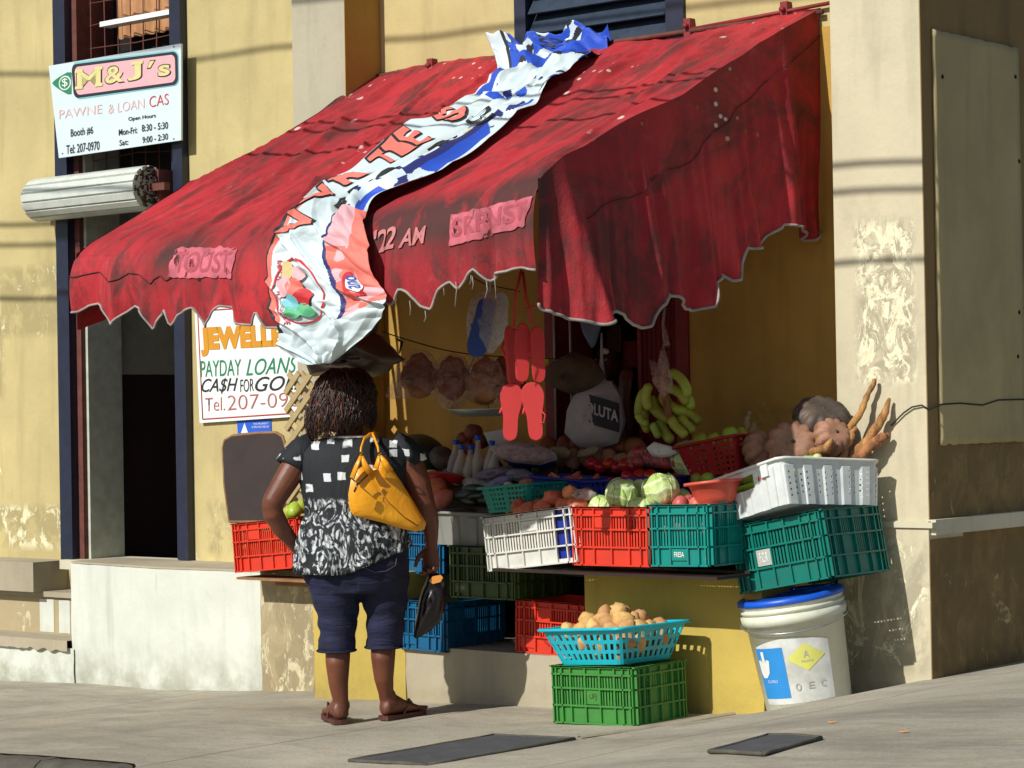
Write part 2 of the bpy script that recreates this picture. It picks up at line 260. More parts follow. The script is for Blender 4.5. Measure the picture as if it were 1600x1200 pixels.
# ---------------------------------------------------------------- mesh building
MATS = {}
class MB:
    def __init__(s): s.v = []; s.f = []; s.mi = []; s.sm = []
    def add(s, vs, fs, mi=0, smooth=False):
        o = len(s.v); s.v += [Vector(p) for p in vs]; s.f += [tuple(i+o for i in f) for f in fs]; s.mi += [mi]*len(fs); s.sm += [smooth]*len(fs); return s
    def box(s, a, b, mi=0, mtx=None):
        x0, y0, z0 = a; x1, y1, z1 = b
        vs = [Vector(p) for p in ((x0, y0, z0), (x1, y0, z0), (x1, y1, z0), (x0, y1, z0), (x0, y0, z1), (x1, y0, z1), (x1, y1, z1), (x0, y1, z1))]
        if mtx: vs = [mtx@p for p in vs]
        return s.add(vs, [(0, 3, 2, 1), (4, 5, 6, 7), (0, 1, 5, 4), (1, 2, 6, 5), (2, 3, 7, 6), (3, 0, 4, 7)], mi)
    def prism(s, pts, a, b, axis='y', mi=0):
        n = len(pts)
        def q(p, t): return (p[0], t, p[1]) if axis == 'y' else ((t, p[0], p[1]) if axis == 'x' else (p[0], p[1], t))
        vs = [q(p, a) for p in pts]+[q(p, b) for p in pts]
        fs = [tuple(range(n)), tuple(range(2*n-1, n-1, -1))]+[(i, i+n, (i+1) % n+n, (i+1) % n) for i in range(n)]
        return s.add(vs, fs, mi)
    def tube(s, path, rad, seg=10, mi=0, cap=True, flat=None):
        path = [Vector(p) for p in path]; n = len(path)
        if not hasattr(rad, '__len__'): rad = [rad]*n
        vs = []; fs = []; ref = None
        for i, p in enumerate(path):
            t = (path[min(i+1, n-1)]-path[max(i-1, 0)]).normalized()
            if ref is None: ref = (Vector((0, 0, 1)) if abs(t.z) < .9 else Vector((1, 0, 0)))
            a = (ref-t*ref.dot(t))
            if a.length < 1e-4: a = t.orthogonal()
            a.normalize(); ref = a; b = t.cross(a)
            r = rad[i]; ra, rb = (r if hasattr(r, '__len__') else (r, r))
            for k in range(seg):
                an = 2*math.pi*k/seg; vs.append(p+a*(ra*math.cos(an))+b*(rb*math.sin(an)))
        for i in range(n-1):
            for k in range(seg): fs.append((i*seg+k, i*seg+(k+1) % seg, (i+1)*seg+(k+1) % seg, (i+1)*seg+k))
        if cap: fs.append(tuple(range(seg-1, -1, -1))); fs.append(tuple((n-1)*seg+k for k in range(seg)))
        return s.add(vs, fs, mi, True)
    def rings(s, rings, cap=True, mi=0, smooth=True, closed=True):
        n = len(rings[0]); vs = [p for r in rings for p in r]; fs = []
        for i in range(len(rings)-1):
            for k in range(n if closed else n-1): fs.append((i*n+k, i*n+(k+1) % n, (i+1)*n+(k+1) % n, (i+1)*n+k))
        if cap and closed: fs.append(tuple(range(n-1, -1, -1))); fs.append(tuple((len(rings)-1)*n+k for k in range(n)))
        return s.add(vs, fs, mi, smooth)
    def lathe(s, prof, seg=28, mi=0, cap=True, c=(0, 0, 0), ribs=None):
        rr = []
        for r, z in prof:
            ring = []
            for k in range(seg):
                a = 2*math.pi*k/seg; q = r*(ribs(a) if ribs else 1); ring.append(Vector((c[0]+q*math.cos(a), c[1]+q*math.sin(a), c[2]+z)))
            rr.append(ring)
        return s.rings(rr, cap, mi)
    def blob(s, c, rad, seed=0, amp=.1, n=14, m=9, freq=2., mtx=None, mi=0, shape=None):
        rr = []; rx, ry, rz = rad
        for i in range(m+1):
            ph = math.pi*i/m; ring = []
            for k in range(n):
                a = 2*math.pi*k/n; d = Vector((math.sin(ph)*math.cos(a), math.sin(ph)*math.sin(a), -math.cos(ph)))
                q = 1+amp*noise.noise(d*freq+Vector((seed*3.7, seed*1.3, 0)))*2
                if shape: q *= shape(d, a)
                p = Vector((d.x*rx*q, d.y*ry*q, d.z*rz*q)); p = mtx@p if mtx else p; ring.append(p+Vector(c))
            rr.append(ring)
        return s.rings(rr, False, mi)
    def grid(s, fn, nu, nv, mi=0, smooth=True, mifn=None):
        vs = [fn(i/nu, j/nv) for j in range(nv+1) for i in range(nu+1)]; o = len(s.v); s.v += [Vector(p) for p in vs]
        for j in range(nv):
            for i in range(nu):
                a = o+j*(nu+1)+i; s.f.append((a, a+1, a+nu+2, a+nu+1)); s.mi.append(mifn((i+.5)/nu, (j+.5)/nv) if mifn else mi); s.sm.append(smooth)
        return s
    def perf(s, fn, us, zs, solid, t, closed=False, mi=0):
        """a sheet with real openings: fn(u,z,n) -> point; cell (i,j) is kept where solid(i,j)"""
        nu, nz = len(us)-1, len(zs)-1; idx = {}
        def V(i, j, k):
            if closed: i = i % nu
            key = (i, j, k)
            if key not in idx: idx[key] = len(s.v); s.v.append(Vector(fn(us[i], zs[j], 0 if k else t)))
            return idx[key]
        def ok(i, j):
            if closed: i %= nu
            return 0 <= i < nu and 0 <= j < nz and solid(i, j)
        def F(*a): s.f.append(a); s.mi.append(mi); s.sm.append(False)
        for i in range(nu):
            for j in range(nz):
                if not solid(i, j): continue
                F(V(i, j, 0), V(i+1, j, 0), V(i+1, j+1, 0), V(i, j+1, 0)); F(V(i, j, 1), V(i, j+1, 1), V(i+1, j+1, 1), V(i+1, j, 1))
                if not ok(i-1, j): F(V(i, j, 0), V(i, j+1, 0), V(i, j+1, 1), V(i, j, 1))
                if not ok(i+1, j): F(V(i+1, j, 0), V(i+1, j, 1), V(i+1, j+1, 1), V(i+1, j+1, 0))
                if not ok(i, j-1): F(V(i, j, 0), V(i, j, 1), V(i+1, j, 1), V(i+1, j, 0))
                if not ok(i, j+1): F(V(i, j+1, 0), V(i+1, j+1, 0), V(i+1, j+1, 1), V(i, j+1, 1))
        return s
    def puffy(s, outline, T, c=None, k=7, back=1., mi=0, wr=0., seed=0):
        """closed cushion from an outline of 3-D points; bulges +-T along its normal"""
        P = [Vector(p) for p in outline]; n = len(P); c = Vector(c) if c else sum(P, Vector())/n
        nrm = Vector()
        for i in range(n): nrm += (P[i]-c).cross(P[(i+1) % n]-c)
        nrm.normalize()
        for sg, T2 in ((1, T), (-1, T*back)):
            rr = []
            for j in range(k+1):
                q = 1-j/k*.98; h = T2*math.sqrt(max(0, 1-q**2.2))
                ring = [c+(p-c)*q+nrm*sg*(h*(1+wr*noise.noise(p*9+Vector((seed, q*3, 0)))*2)) for p in P]
                rr.append(ring if sg > 0 else ring[::-1])
            s.rings(rr, False, mi); m = len(s.v); s.f.append(tuple(range(m-n, m))); s.mi.append(mi); s.sm.append(True)
        return s
    def build(s, name, mats, parent=None, world=False, weld=False):
        me = bpy.data.meshes.new(name); vs = s.v
        if world and parent is not None: inv = PM[parent.name].inverted(); vs = [inv@p for p in vs]
        me.from_pydata([tuple(p) for p in vs], [], s.f)
        for m in (mats if isinstance(mats, (list, tuple)) else [mats]): me.materials.append(M[m] if isinstance(m, str) else m)
        me.polygons.foreach_set('material_index', s.mi); me.polygons.foreach_set('use_smooth', s.sm)
        if weld:
            bm = bmesh.new(); bm.from_mesh(me); bmesh.ops.remove_doubles(bm, verts=bm.verts, dist=1e-4); bm.to_mesh(me); bm.free()
        me.update(); o = bpy.data.objects.new(name, me); COL.objects.link(o)
        if parent is not None:
            o.parent = parent; PM[o.name] = PM[parent.name].copy()
        else: PM[o.name] = Matrix()
        return o
PM = {}
def fixn(o):
    bm = bmesh.new(); bm.from_mesh(o.data); bmesh.ops.recalc_face_normals(bm, faces=bm.faces); bm.to_mesh(o.data); bm.free(); return o
def tag(o, label=None, cat=None, group=None, kind=None):
    if label: o['label'] = label
    if cat: o['category'] = cat
    if group: o['group'] = group
    if kind: o['kind'] = kind
    return o
def thing(name, label, cat, loc=(0, 0, 0), rot=(0, 0, 0), group=None):
    o = bpy.data.objects.new(name, None); COL.objects.link(o); o.location = loc; o.rotation_euler = rot; o.empty_display_size = .05
    PM[o.name] = Matrix.Translation(Vector(loc))@Euler(rot).to_matrix().to_4x4(); return tag(o, label, cat, group)
def dup(o, loc=None, rot=None, label=None, group=None, scale=None):
    c = o.copy(); COL.objects.link(c)
    if loc is not None: c.location = loc
    if rot is not None: c.rotation_euler = rot
    if scale is not None: c.scale = scale
    if label: c['label'] = label
    if group: c['group'] = group
    for ch in list(o.children):
        d = ch.copy(); COL.objects.link(d); d.parent = c
        for g in ch.children: e = g.copy(); COL.objects.link(e); e.parent = d
    return c
def text_mesh(txt, fit, fn, cuts=0.03, off=.0, shear=0., mat='ink', name='lettering', parent=None, world=True, align='LEFT'):
    """lettering as geometry: fit=(x0,y0,x1,y1) in the sign's own coordinates, fn maps them to the surface"""
    cu = bpy.data.curves.new('t', 'FONT'); cu.body = txt; cu.offset = off; cu.shear = shear; cu.resolution_u = 4
    ob = bpy.data.objects.new('t', cu); COL.objects.link(ob); dg = bpy.context.evaluated_depsgraph_get(); me = bpy.data.meshes.new_from_object(ob.evaluated_get(dg)); bpy.data.objects.remove(ob)
    bm = bmesh.new(); bm.from_mesh(me); bpy.data.meshes.remove(me)
    xs = [v.co.x for v in bm.verts]; ys = [v.co.y for v in bm.verts]; a, b, c, d = min(xs), max(xs), min(ys), max(ys); x0, y0, x1, y1 = fit
    for v in bm.verts: v.co = Vector((x0+(v.co.x-a)/(b-a)*(x1-x0), y0+(v.co.y-c)/(d-c)*(y1-y0), 0))
    if cuts:
        for ax, lo, hi in ((0, x0, x1), (1, y0, y1)):
            t = lo+cuts
            while t < hi:
                nn = Vector((0, 0, 0)); nn[ax] = 1; co = Vector((0, 0, 0)); co[ax] = t
                bmesh.ops.bisect_plane(bm, geom=bm.verts[:]+bm.edges[:]+bm.faces[:], plane_co=co, plane_no=nn); t += cuts
    for v in bm.verts: v.co = Vector(fn(v.co.x, v.co.y))
    me = bpy.data.meshes.new(name); 
    if world and parent is not None: bm.transform(PM[parent.name].inverted())
    bm.to_mesh(me); bm.free(); me.materials.append(M[mat]); o = bpy.data.objects.new(name, me); COL.objects.link(o)
    if parent is not None: o.parent = parent; PM[o.name] = PM[parent.name].copy()
    return o
def lerp(a, b, t): return a+(b-a)*t
def interp(tab, x):
    if x <= tab[0][0]: return tab[0][1]
    for (a, b), (c, d) in zip(tab, tab[1:]):
        if x <= c: return b+(d-b)*(x-a)/(c-a)
    return tab[-1][1]
def sinterp(tab, x):
    if x <= tab[0][0]: return tab[0][1]
    for (a, b), (c, d) in zip(tab, tab[1:]):
        if x <= c: t = (x-a)/(c-a); t = t*t*(3-2*t)*.5+t*.5; return b+(d-b)*t
    return tab[-1][1]
# ---------------------------------------------------------------- ground
GT = [(-9, -.3), (-4, -.06), (-2.15, 0.), (-1.67, .02), (-.64, .083), (0, .112), (.82, .138), (1.75, .172), (1.95, .192), (2.1, .220), (2.25, .258), (2.43, .315), (3.5, .46), (9, 1.0)]
def gz(x, y=0):
    return sinterp(GT, x)+.006*noise.noise(Vector((x*1.3, y*1.3, 0)))+.002*noise.noise(Vector((x*7, y*7, 3)))
def on_ground(u, v):
    z = .1
    for _ in range(12): p = PZ(u, v, z); z = gz(p.x, p.y)
    return Vector((p.x, p.y, z))
KY = -2.78
def ky(x): return KY-3.2*(max(0, min(1, (x-.4)/1.5))**1.5)
g = MB(); g.grid(lambda s, t: (lerp(-9, 9, s), lerp(ky(lerp(-9, 9, s)), 4, t), gz(lerp(-9, 9, s), lerp(KY, 4, t))), 240, 80)
tag(g.build('pavement', 'pave'), kind='structure')
g = MB()
for i in range(18):
    x0, x1 = -9+i, -8.01+i
    n_ = 10
    g.grid(lambda s, t: (lerp(x0, x1, s), ky(lerp(x0, x1, s))-.02-.13*min(1, t*1.6)+.012*noise.noise(Vector((lerp(x0, x1, s)*14, t*5, i))), gz(lerp(x0, x1, s), KY)-.002-max(0, (t-.45))*.24+.006*noise.noise(Vector((lerp(x0, x1, s)*11, t*7, 1)))), 40, 10)
tag(g.build('kerb', 'kerb'), kind='structure')
g = MB(); g.grid(lambda s, t: (lerp(-80, 80, s), lerp(-60, ky(lerp(-80, 80, s))-.05, t), max(-1.2, min(1.0, gz(max(-9, min(9, lerp(-80, 80, s))), 0)*1.0))-.15), 1600, 6)
tag(g.build('road', 'asphalt'), kind='structure')
# slanted cast seam of the raised slab (a thin lip of concrete)
a_ = on_ground(905, 1154); b_ = on_ground(1172, 1112)
g = MB(); dr = (b_-a_).normalized(); pr = Vector((dr.y, -dr.x, 0))
g.grid(lambda s, t: a_+(b_-a_)*s+pr*(t*.022-.011)+Vector((0, 0, gz((a_+(b_-a_)*s).x, (a_+(b_-a_)*s).y)-(a_+(b_-a_)*s).z+.003+.009*math.sin(math.pi*t))), 40, 4)
tag(g.build('pavement_seam', 'concrete'), kind='structure')
def ground_plate(name, px, mat, label, th=.006, frame=None):
    P = [on_ground(*p) for p in px]; c = sum(P, Vector())/len(P)
    t = thing(name, label, 'cover', c)
    m = MB(); n = 12
    def top(s, q): p = (P[0]*(1-s)+P[1]*s)*(1-q)+(P[3]*(1-s)+P[2]*s)*q; return Vector((p.x, p.y, gz(p.x, p.y)+th))
    m.grid(top, n, n); m.build('plate', mat, t, world=True)
    f = MB(); loop = P+[P[0]]
    for a, b in zip(loop, loop[1:]): f.tube([Vector((lerp(a.x, b.x, i/8), lerp(a.y, b.y, i/8), gz(lerp(a.x, b.x, i/8), lerp(a.y, b.y, i/8))+th*.6)) for i in range(9)], .007, 6)
    f.build('rim', frame or mat, t, world=True); return t
M['plate_dark'] = plain('dark_steel_plate', sr(84, 86, 88), .7, .35, bump=.5, scale=8)
ground_plate('ground_cover_plate', [(545, 1190), (668, 1197), (898, 1156), (772, 1150)], 'plate_dark', 'long dark steel plate lying on the pavement in front of the woman', frame='kerb')
ground_plate('manhole_cover', [(1108, 1176), (1192, 1180), (1283, 1155), (1200, 1151)], 'plate_dark', 'small square dark cover in the pavement in front of the bucket', frame='kerb')

# ---------------------------------------------------------------- building
bld = thing('corner_building', 'yellow plastered corner building with beige pilasters', 'building', (0, 0, 0))
XR = 2.43; ZT = 5.2
w = MB()
def wall(x0, x1, z0, z1, y0=0., y1=.28): w.box((x0, y0, z0), (x1, y1, z1))
DX0, DX1 = PY(100, 500, 0).x, PY(299, 500, 0).x
WX0, WX1 = .07, 1.07; SX0, SX1 = .24, 1.063
wall(-9, DX0, -.6, ZT); wall(DX0, DX1, -.6, .62); wall(DX1, WX0, -.6, ZT); wall(WX0, SX0, -.6, 3.05)
wall(SX0, SX1, -.6, .7); wall(SX0, SX1, 2.5, 3.05); wall(SX1, WX1, -.6, 3.05); wall(WX1, XR-.02, -.6, ZT)
w.build('wall', 'yellow', bld)
def face(px0, px1, y): return PY(px0, 600, y).x, PY(px1, 600, y).x
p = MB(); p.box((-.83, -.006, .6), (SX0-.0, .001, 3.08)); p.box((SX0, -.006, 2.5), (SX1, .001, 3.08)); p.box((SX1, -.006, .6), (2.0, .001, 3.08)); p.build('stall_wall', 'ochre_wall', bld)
pl0, pl1 = -1.203, -.83
p = MB(); p.box((pl0, -.26, 0), (pl1-.004, .002, ZT)); p.build('pilaster', 'grey_pil', bld)
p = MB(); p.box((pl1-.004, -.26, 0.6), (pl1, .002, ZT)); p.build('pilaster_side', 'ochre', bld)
px0, px1 = 2.0, XR
p = MB(); p.box((px0, -.26, .955), (px1-.004, .002, ZT)); p.box((px0, -.28, -.2), (px1+.006, .002, .955)); p.build('pilaster', 'beige', bld)
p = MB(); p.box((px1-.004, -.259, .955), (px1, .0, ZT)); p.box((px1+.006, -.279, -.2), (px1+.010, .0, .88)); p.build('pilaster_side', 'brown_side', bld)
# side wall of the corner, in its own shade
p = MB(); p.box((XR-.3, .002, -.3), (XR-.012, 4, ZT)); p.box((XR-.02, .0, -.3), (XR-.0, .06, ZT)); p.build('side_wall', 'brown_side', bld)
q0 = PX(1463, 500, XR).y; q1 = PX(1597, 500, XR).y
z1_ = PX(1500, 56, XR).z; z0_ = PX(1500, 694, XR).z
p = MB(); p.grid(lambda s, t: (XR+.006+.0015*noise.noise(Vector((s*5, t*9, 0))), lerp(q0, q1, s)+.006*noise.noise(Vector((s*2, t*14, 4))), lerp(z0_, z1_, t)+.008*noise.noise(Vector((s*16, t*3, 9)))), 20, 60)
for k in range(1): pass
pn = fixn(p.build('wall_panel', 'side_panel', bld)); md = pn.modifiers.new('s', 'SOLIDIFY'); md.thickness = .006; md.offset = 0
tag(pn, 'pale rectangular render panel with bolt holes')
h = MB()
for u, v in ((1472, 120), (1586, 120), (1592, 252), (1592, 488), (1590, 557)):
    c = PX(u, v, XR+.008); h.tube([c, c+Vector((.004, 0, 0))], .009, 8)
h.build('bolt', 'dark', bld)
zl1, zl0 = PX(1560, 802, XR).z, PX(1560, 825, XR).z
p = MB(); p.box((XR-.02, -.262, zl0), (XR+.03, 4, zl1)); p.box((px0, -.292, zl0+.03), (XR+.03, -.262, zl1-.01)); p.build('ledge', 'ledge', bld)
# upper floor louvred window
wf = MB(); wf.box((WX0, -.02, 3.05), (WX0+.07, .1, ZT)); wf.box((WX1-.10, -.02, 3.05), (WX1, .1, ZT)); wf.box((WX0+.07, -.02, 3.05), (WX1-.10, .1, 3.12)); wf.box((WX0+.07, .1, 3.05), (WX1, .14, ZT), 1)
wo = wf.build('window', ['navy', 'dark'], bld)
z = 3.14
while z < 4.2:
    m = MB(); m.add([(WX0+.08, -.015, z), (WX1-.11, -.015, z), (WX1-.11, .06, z+.115), (WX0+.08, .06, z+.115), (WX0+.08, -.005, z-.004), (WX1-.11, -.005, z-.004), (WX1-.11, .07, z+.11), (WX0+.08, .07, z+.11)], [(0, 1, 2, 3), (7, 6, 5, 4), (0, 4, 5, 1), (1, 5, 6, 2), (2, 6, 7, 3), (3, 7, 4, 0)])
    fixn(m.build('louvre', 'navy2', wo)); z += .098
# doorway: posts, sill, transom, hallway
df = MB()
x = DX0; df.box((x, -.05, .62), (x+.105, .28, ZT))
df.box((x+.105, .0, .62), (x+.15, .28, 4.2), 1); df.box((x+.15, .03, .62), (x+.172, .28, 3.0), 2)
x = DX1; df.box((x-.075, -.05, .62), (x-.0, .28, ZT)); df.box((x-.165, .02, .62), (x-.08, .26, ZT)); df.box((x-.078, .0, .62), (x-.074, .02, ZT), 2)
dfo = df.build('door_frame', ['navy', 'rust', 'frame_white'], bld)
m = MB(); m.box((DX0+.05, -.10, .575), (DX1+.03, .30, .628)); m.build('door_sill', 'ledge', bld)
hall = MB(); hx0, hx1 = DX0-.0, DX1+.4
zd = PY(220, 588, 1.35).z
hall.box((DX0+.0, .28, .5), (DX0+.045, 1.3, zd-.01), 1); hall.box((DX0, .28, zd-.01), (DX0+.045, 1.3, 2.95), 2)
hall.box((DX0, 1.3, .5), (DX1+.9, 1.35, zd), 1); hall.box((DX0, 1.3, zd), (DX1+.9, 1.35, 2.95), 3)
hall.box((DX1+.9, .28, .5), (DX1+.95, 1.35, 2.95), 1); hall.box((DX0, .28, .5), (DX1+.9, 1.3, .6), 0); hall.box((DX0, .28, 2.95), (DX1+.9, 1.3, 3.0), 0)
hall.build('hallway', ['dark', 'room_low', 'room_hi2', 'room_hi'], bld)
# transom: crossbar, wire grille, curtained board behind
tz = PY(200, 255, .1).z
m = MB(); m.box((DX0+.1, .06, 2.62), (DX1-.165, .12, 2.70)); m.box((DX0, .285, 2.62), (DX1, .3, ZT), 1); m.build('transom', ['navy', 'dark'], bld)
m = MB()
xa, xb = PY(162, 50, .1).x, PY(270, 50, .1).x
for i in range(7):
    xx = lerp(xa-.1, xb, i/6); m.tube([(xx, .09, 2.7), (xx+.012*math.sin(i), .09, 3.35), (xx, .09, 4.2)], .0035, 5)
for i in range(12):
    zz = 2.78+i*.13; m.tube([(DX0+.16, .09, zz), ((xa+xb)/2, .088, zz+.02*math.sin(i*2)), (xb, .09, zz)], .0035, 5)
m.build('wire_grille', 'rust', bld)
c0 = PY(165, 10, .2); m = MB(); m.grid(lambda s, t: (lerp(PY(185, 90, .2).x, xb+.05, s), .2+.012*math.sin(s*40), lerp(3.13, 3.50, t)), 60, 6); m.grid(lambda s, t: (lerp(PY(185, 90, .2).x, xb+.05, s), .2+.012*math.sin(s*44), lerp(3.61, 4.3, t)), 60, 6); m.build('curtain', 'curtain', bld)
m = MB(); a = PY(162, 32, .05); m.box((a.x, .02, a.z-.04), (DX1-.16, .1, a.z-.012)); m.build('transom_shelf', 'signwhite', bld)
# rolled-up shutter drum over the door
ra = PY(55, 316, -.13); rb = PY(226, 292, -.13)
rc = [Vector((ra.x, -.13, (ra.z+rb.z)/2)), Vector((PY(234, 295, -.13).x, -.13, (ra.z+rb.z)/2))]
sh = thing('roller_shutter', 'pale ribbed roller shutter drum rolled up over the doorway', 'shutter', rc[0])
m = MB(); rr = []; seg = 15
for xx, sc in ((0, .86), (.03, 1), (.5, 1), (rc[1].x-rc[0].x, 1)):
    rr.append([Vector((xx, math.cos(2*math.pi*(k//4+(0, .09, .80, .89)[k % 4])/seg)*sc*(.110, .124, .124, .110)[k % 4], math.sin(2*math.pi*(k//4+(0, .09, .80, .89)[k % 4])/seg)*sc*(.110, .124, .124, .110)[k % 4])) for k in range(seg*4)])
m.rings(rr, True, 0, False); m.build('drum', 'metal', sh)
m = MB(); L_ = rc[1].x-rc[0].x
for i in range(90): 
    a = i/90*8*math.pi; r = .118-.075*i/90
    if i: m.tube([(L_+.012+.02*math.sin(i), r0_*math.cos(a0), r0_*math.sin(a0)), (L_+.012+.02*math.sin(i), r*math.cos(a), r*math.sin(a))], .007, 5)
    a0, r0_ = a, r
m.build('coil_end', 'darkwood', sh)
m = MB(); m.box((L_-.01, -.02, -.02), (L_+.14, .02, .02)); m.build('axle', 'rust', sh); m = MB(); m.box((L_+.02, .021, -.1), (L_+.05, .13, .1)); m.build('bracket', 'rust', sh); m = MB(); m.box((-.03, .08, -.1), (-.002, .13, .1)); m.build('bracket', 'rust', sh)

# steps, whitewashed landing, plinths and counter masonry
st = thing('entrance_steps', 'whitewashed landing block with worn concrete steps below the doorway', 'steps', (-3, -.3, 0))
xl = PY(112, 980, -.36).x; xc = PY(245, 980, -.46).x; xr2 = PY(408, 980, -.45).x
def rough(pts, z0, z1, seed, sub=18):
    m = MB()
    for (a, b) in zip(pts, pts[1:]):
        a3, b3 = Vector(a), Vector(b)
        m.grid(lambda s, t: (lerp(a3.x, b3.x, s)+.004*noise.noise(Vector((s*7, t*6, seed))), lerp(a3.y, b3.y, s)-.006*noise.noise(Vector((lerp(a3.x, b3.x, s)*6, t*5, seed))), lerp(z0, z1, t)), sub, sub)
    return m
zt = .635
m = rough([(xl, .0), (xl, -.36), (xc, -.46), (xr2, -.39), (xr2, .0)], -.15, zt, 3)
m.add([(xl, 0, zt), (xl, -.36, zt), (xc, -.46, zt), (xr2, -.39, zt), (xr2, 0, zt)], [(0, 1, 2, 3, 4)]); m.build('landing', 'white_plaster', st, world=True)
m = MB(); m.prism([(xl-.002, -.356), (xc, -.455), (xr2, -.385), (xr2, 0), (xl-.002, 0)], zt+.002, zt+.012, 'z'); m.build('landing_slab', 'concrete', st, world=True)
# lower tread with ragged edge, riser blocks
zs1 = PY(50, 1000, -.38).z; zs2 = PY(50, 925, -.16).z
m = rough([(-5.5, -.372), (xl+.03, -.372)], -.3, zs1-.03, 5, 26); m.build('lower_riser', 'white_plaster', st, world=True)
m = MB(); m.grid(lambda s, t: (lerp(-5.5, xl, s), -.395+.012*noise.noise(Vector((s*60, 0, 1)))-.0*t, lerp(zs1-.045+.018*noise.noise(Vector((s*45, 7, 0))), zs1+.012, t)), 120, 3); m.grid(lambda s, t: (lerp(-5.5, xl, s), lerp(-.395+.012*noise.noise(Vector((s*60, 0, 1))), .0, t), zs1+.012), 120, 3); m.build('lower_tread', 'concrete', st, world=True)
m = MB(); m.box((-5.5, -.16, zs1), (xl, 0, zs2-.02)); m.build('upper_riser', 'beige_low', st, world=True)
for ua, ub in ((62, 84), (92, 109)):
    m = MB(); m.box((PY(ua, 950, -.163).x, -.163, zs1+.02), (PY(ub, 950, -.163).x, -.158, zs2-.035)); m.build('painted_panel', 'white_plaster', st, world=True)
m = MB(); m.grid(lambda s, t: (lerp(-5.5, xl, s), lerp(-.185, 0, t)+.01*noise.noise(Vector((s*50, 2, 2))), zs2+.01), 90, 3); m.grid(lambda s, t: (lerp(-5.5, xl, s), -.185+.01*noise.noise(Vector((s*50, 2, 2))), lerp(zs2-.02, zs2+.01, t)), 90, 2); m.build('upper_tread', 'concrete', st, world=True)
m = MB()
xx = PY(20, 950, -.2).x; m.box((-5.5, -.25, zs2+.01), (DX0-.0, -.0, .62)); m.build('step_block', 'concrete', st, world=True)
m = rough([(xr2, -.12), (xr2, -.45), (PY(490, 980, -.45).x, -.45), (PY(490, 980, -.45).x, 0)], -.1, .66, 8)
x9 = PY(490, 980, -.45).x; m.add([(xr2, 0, .66), (xr2, -.45, .66), (x9, -.45, .66), (x9, 0, .66)], [(0, 1, 2, 3)]); m.build('pilaster_plinth', 'beige_low', bld)
ct = thing('stall_counter', 'yellow plastered masonry counter with a low concrete step under the awning', 'counter', (.7, -.4, .1))
YF = -.75
e0 = PY(490, 980, YF).x; e1 = PY(634, 1060, YF).x; c0x = PY(915, 1000, YF).x; c1x = PY(1192, 1000, YF).x
m = rough([(e0, .0), (e0, YF), (e1, YF), (e1, .0)], -.05, .70, 2); m.add([(e0, 0, .70), (e0, YF, .70), (e1, YF, .70), (e1, 0, .70)], [(0, 1, 2, 3)]); m.build('counter_end_pier', 'yellow2', ct, world=True)
zst = PY(740, 1016, YF).z
m = rough([(e1-.01, YF+.004), (c0x+.01, YF+.004)], 0, zst, 7); m.add([(e1-.01, YF+.004, zst), (c0x+.01, YF+.004, zst), (c0x, 0, zst), (e1, 0, zst)], [(0, 1, 2, 3)]); m.build('low_step', 'concrete', ct, world=True)
ztc = .735
m = rough([(c0x, .0), (c0x, YF), (c1x, YF), (c1x, -.0)], -.05, ztc, 6, 24); m.add([(c0x, 0, ztc), (c0x, YF, ztc), (c1x, YF, ztc), (c1x, 0, ztc)], [(0, 1, 2, 3)]); m.build('counter_wall', 'yellow2', ct, world=True)
m = MB()
for i, (ya, yb, zz) in enumerate(((-1.06, -.84, .765), (-.83, -.60, .775))):
    m.box((.76 if i == 0 else .78, ya, zz-.014), (1.93, yb, zz-.002))
m.box((.78, -.595, .70), (1.93, -.56, .745)); m.build('shelf_board', 'darkwood', ct, world=True)
m = MB(); m.add([(-.6, -.60, .80), (1.98, -.60, .80), (1.98, -.02, 1.16), (-.6, -.02, 1.16), (-.6, -.60, .775), (1.98, -.60, .775), (1.98, -.02, 1.135), (-.6, -.02, 1.135)], [(0, 1, 2, 3), (7, 6, 5, 4), (0, 4, 5, 1), (1, 5, 6, 2), (3, 2, 6, 7), (0, 3, 7, 4)]); fixn(m.build('display_board', 'darkwood', ct, world=True))
m = MB(); m.box((-.05, -.03, .3), (1.0, -.003, .78)); m.build('recess_shade_sheet', 'dark', ct, world=True)  # black sheet that stands in for the shade in the recess under the counter
# the dark shop behind the opening
m = MB(); x0, x1, y0, y1, z0, z1 = SX0-.8, SX1+.8, .28, 2.2, .3, 2.7
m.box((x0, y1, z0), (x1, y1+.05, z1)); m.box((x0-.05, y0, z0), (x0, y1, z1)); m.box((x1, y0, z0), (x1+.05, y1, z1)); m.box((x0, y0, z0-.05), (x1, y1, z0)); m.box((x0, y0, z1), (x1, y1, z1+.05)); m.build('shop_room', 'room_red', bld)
m = MB(); m.box((SX0-.02, -.015, .8), (SX0+.04, .28, 2.5)); m.box((SX1-.07, -.02, .8), (SX1, .28, 2.5)); m.build('shop_window_frame', 'redframe', bld)
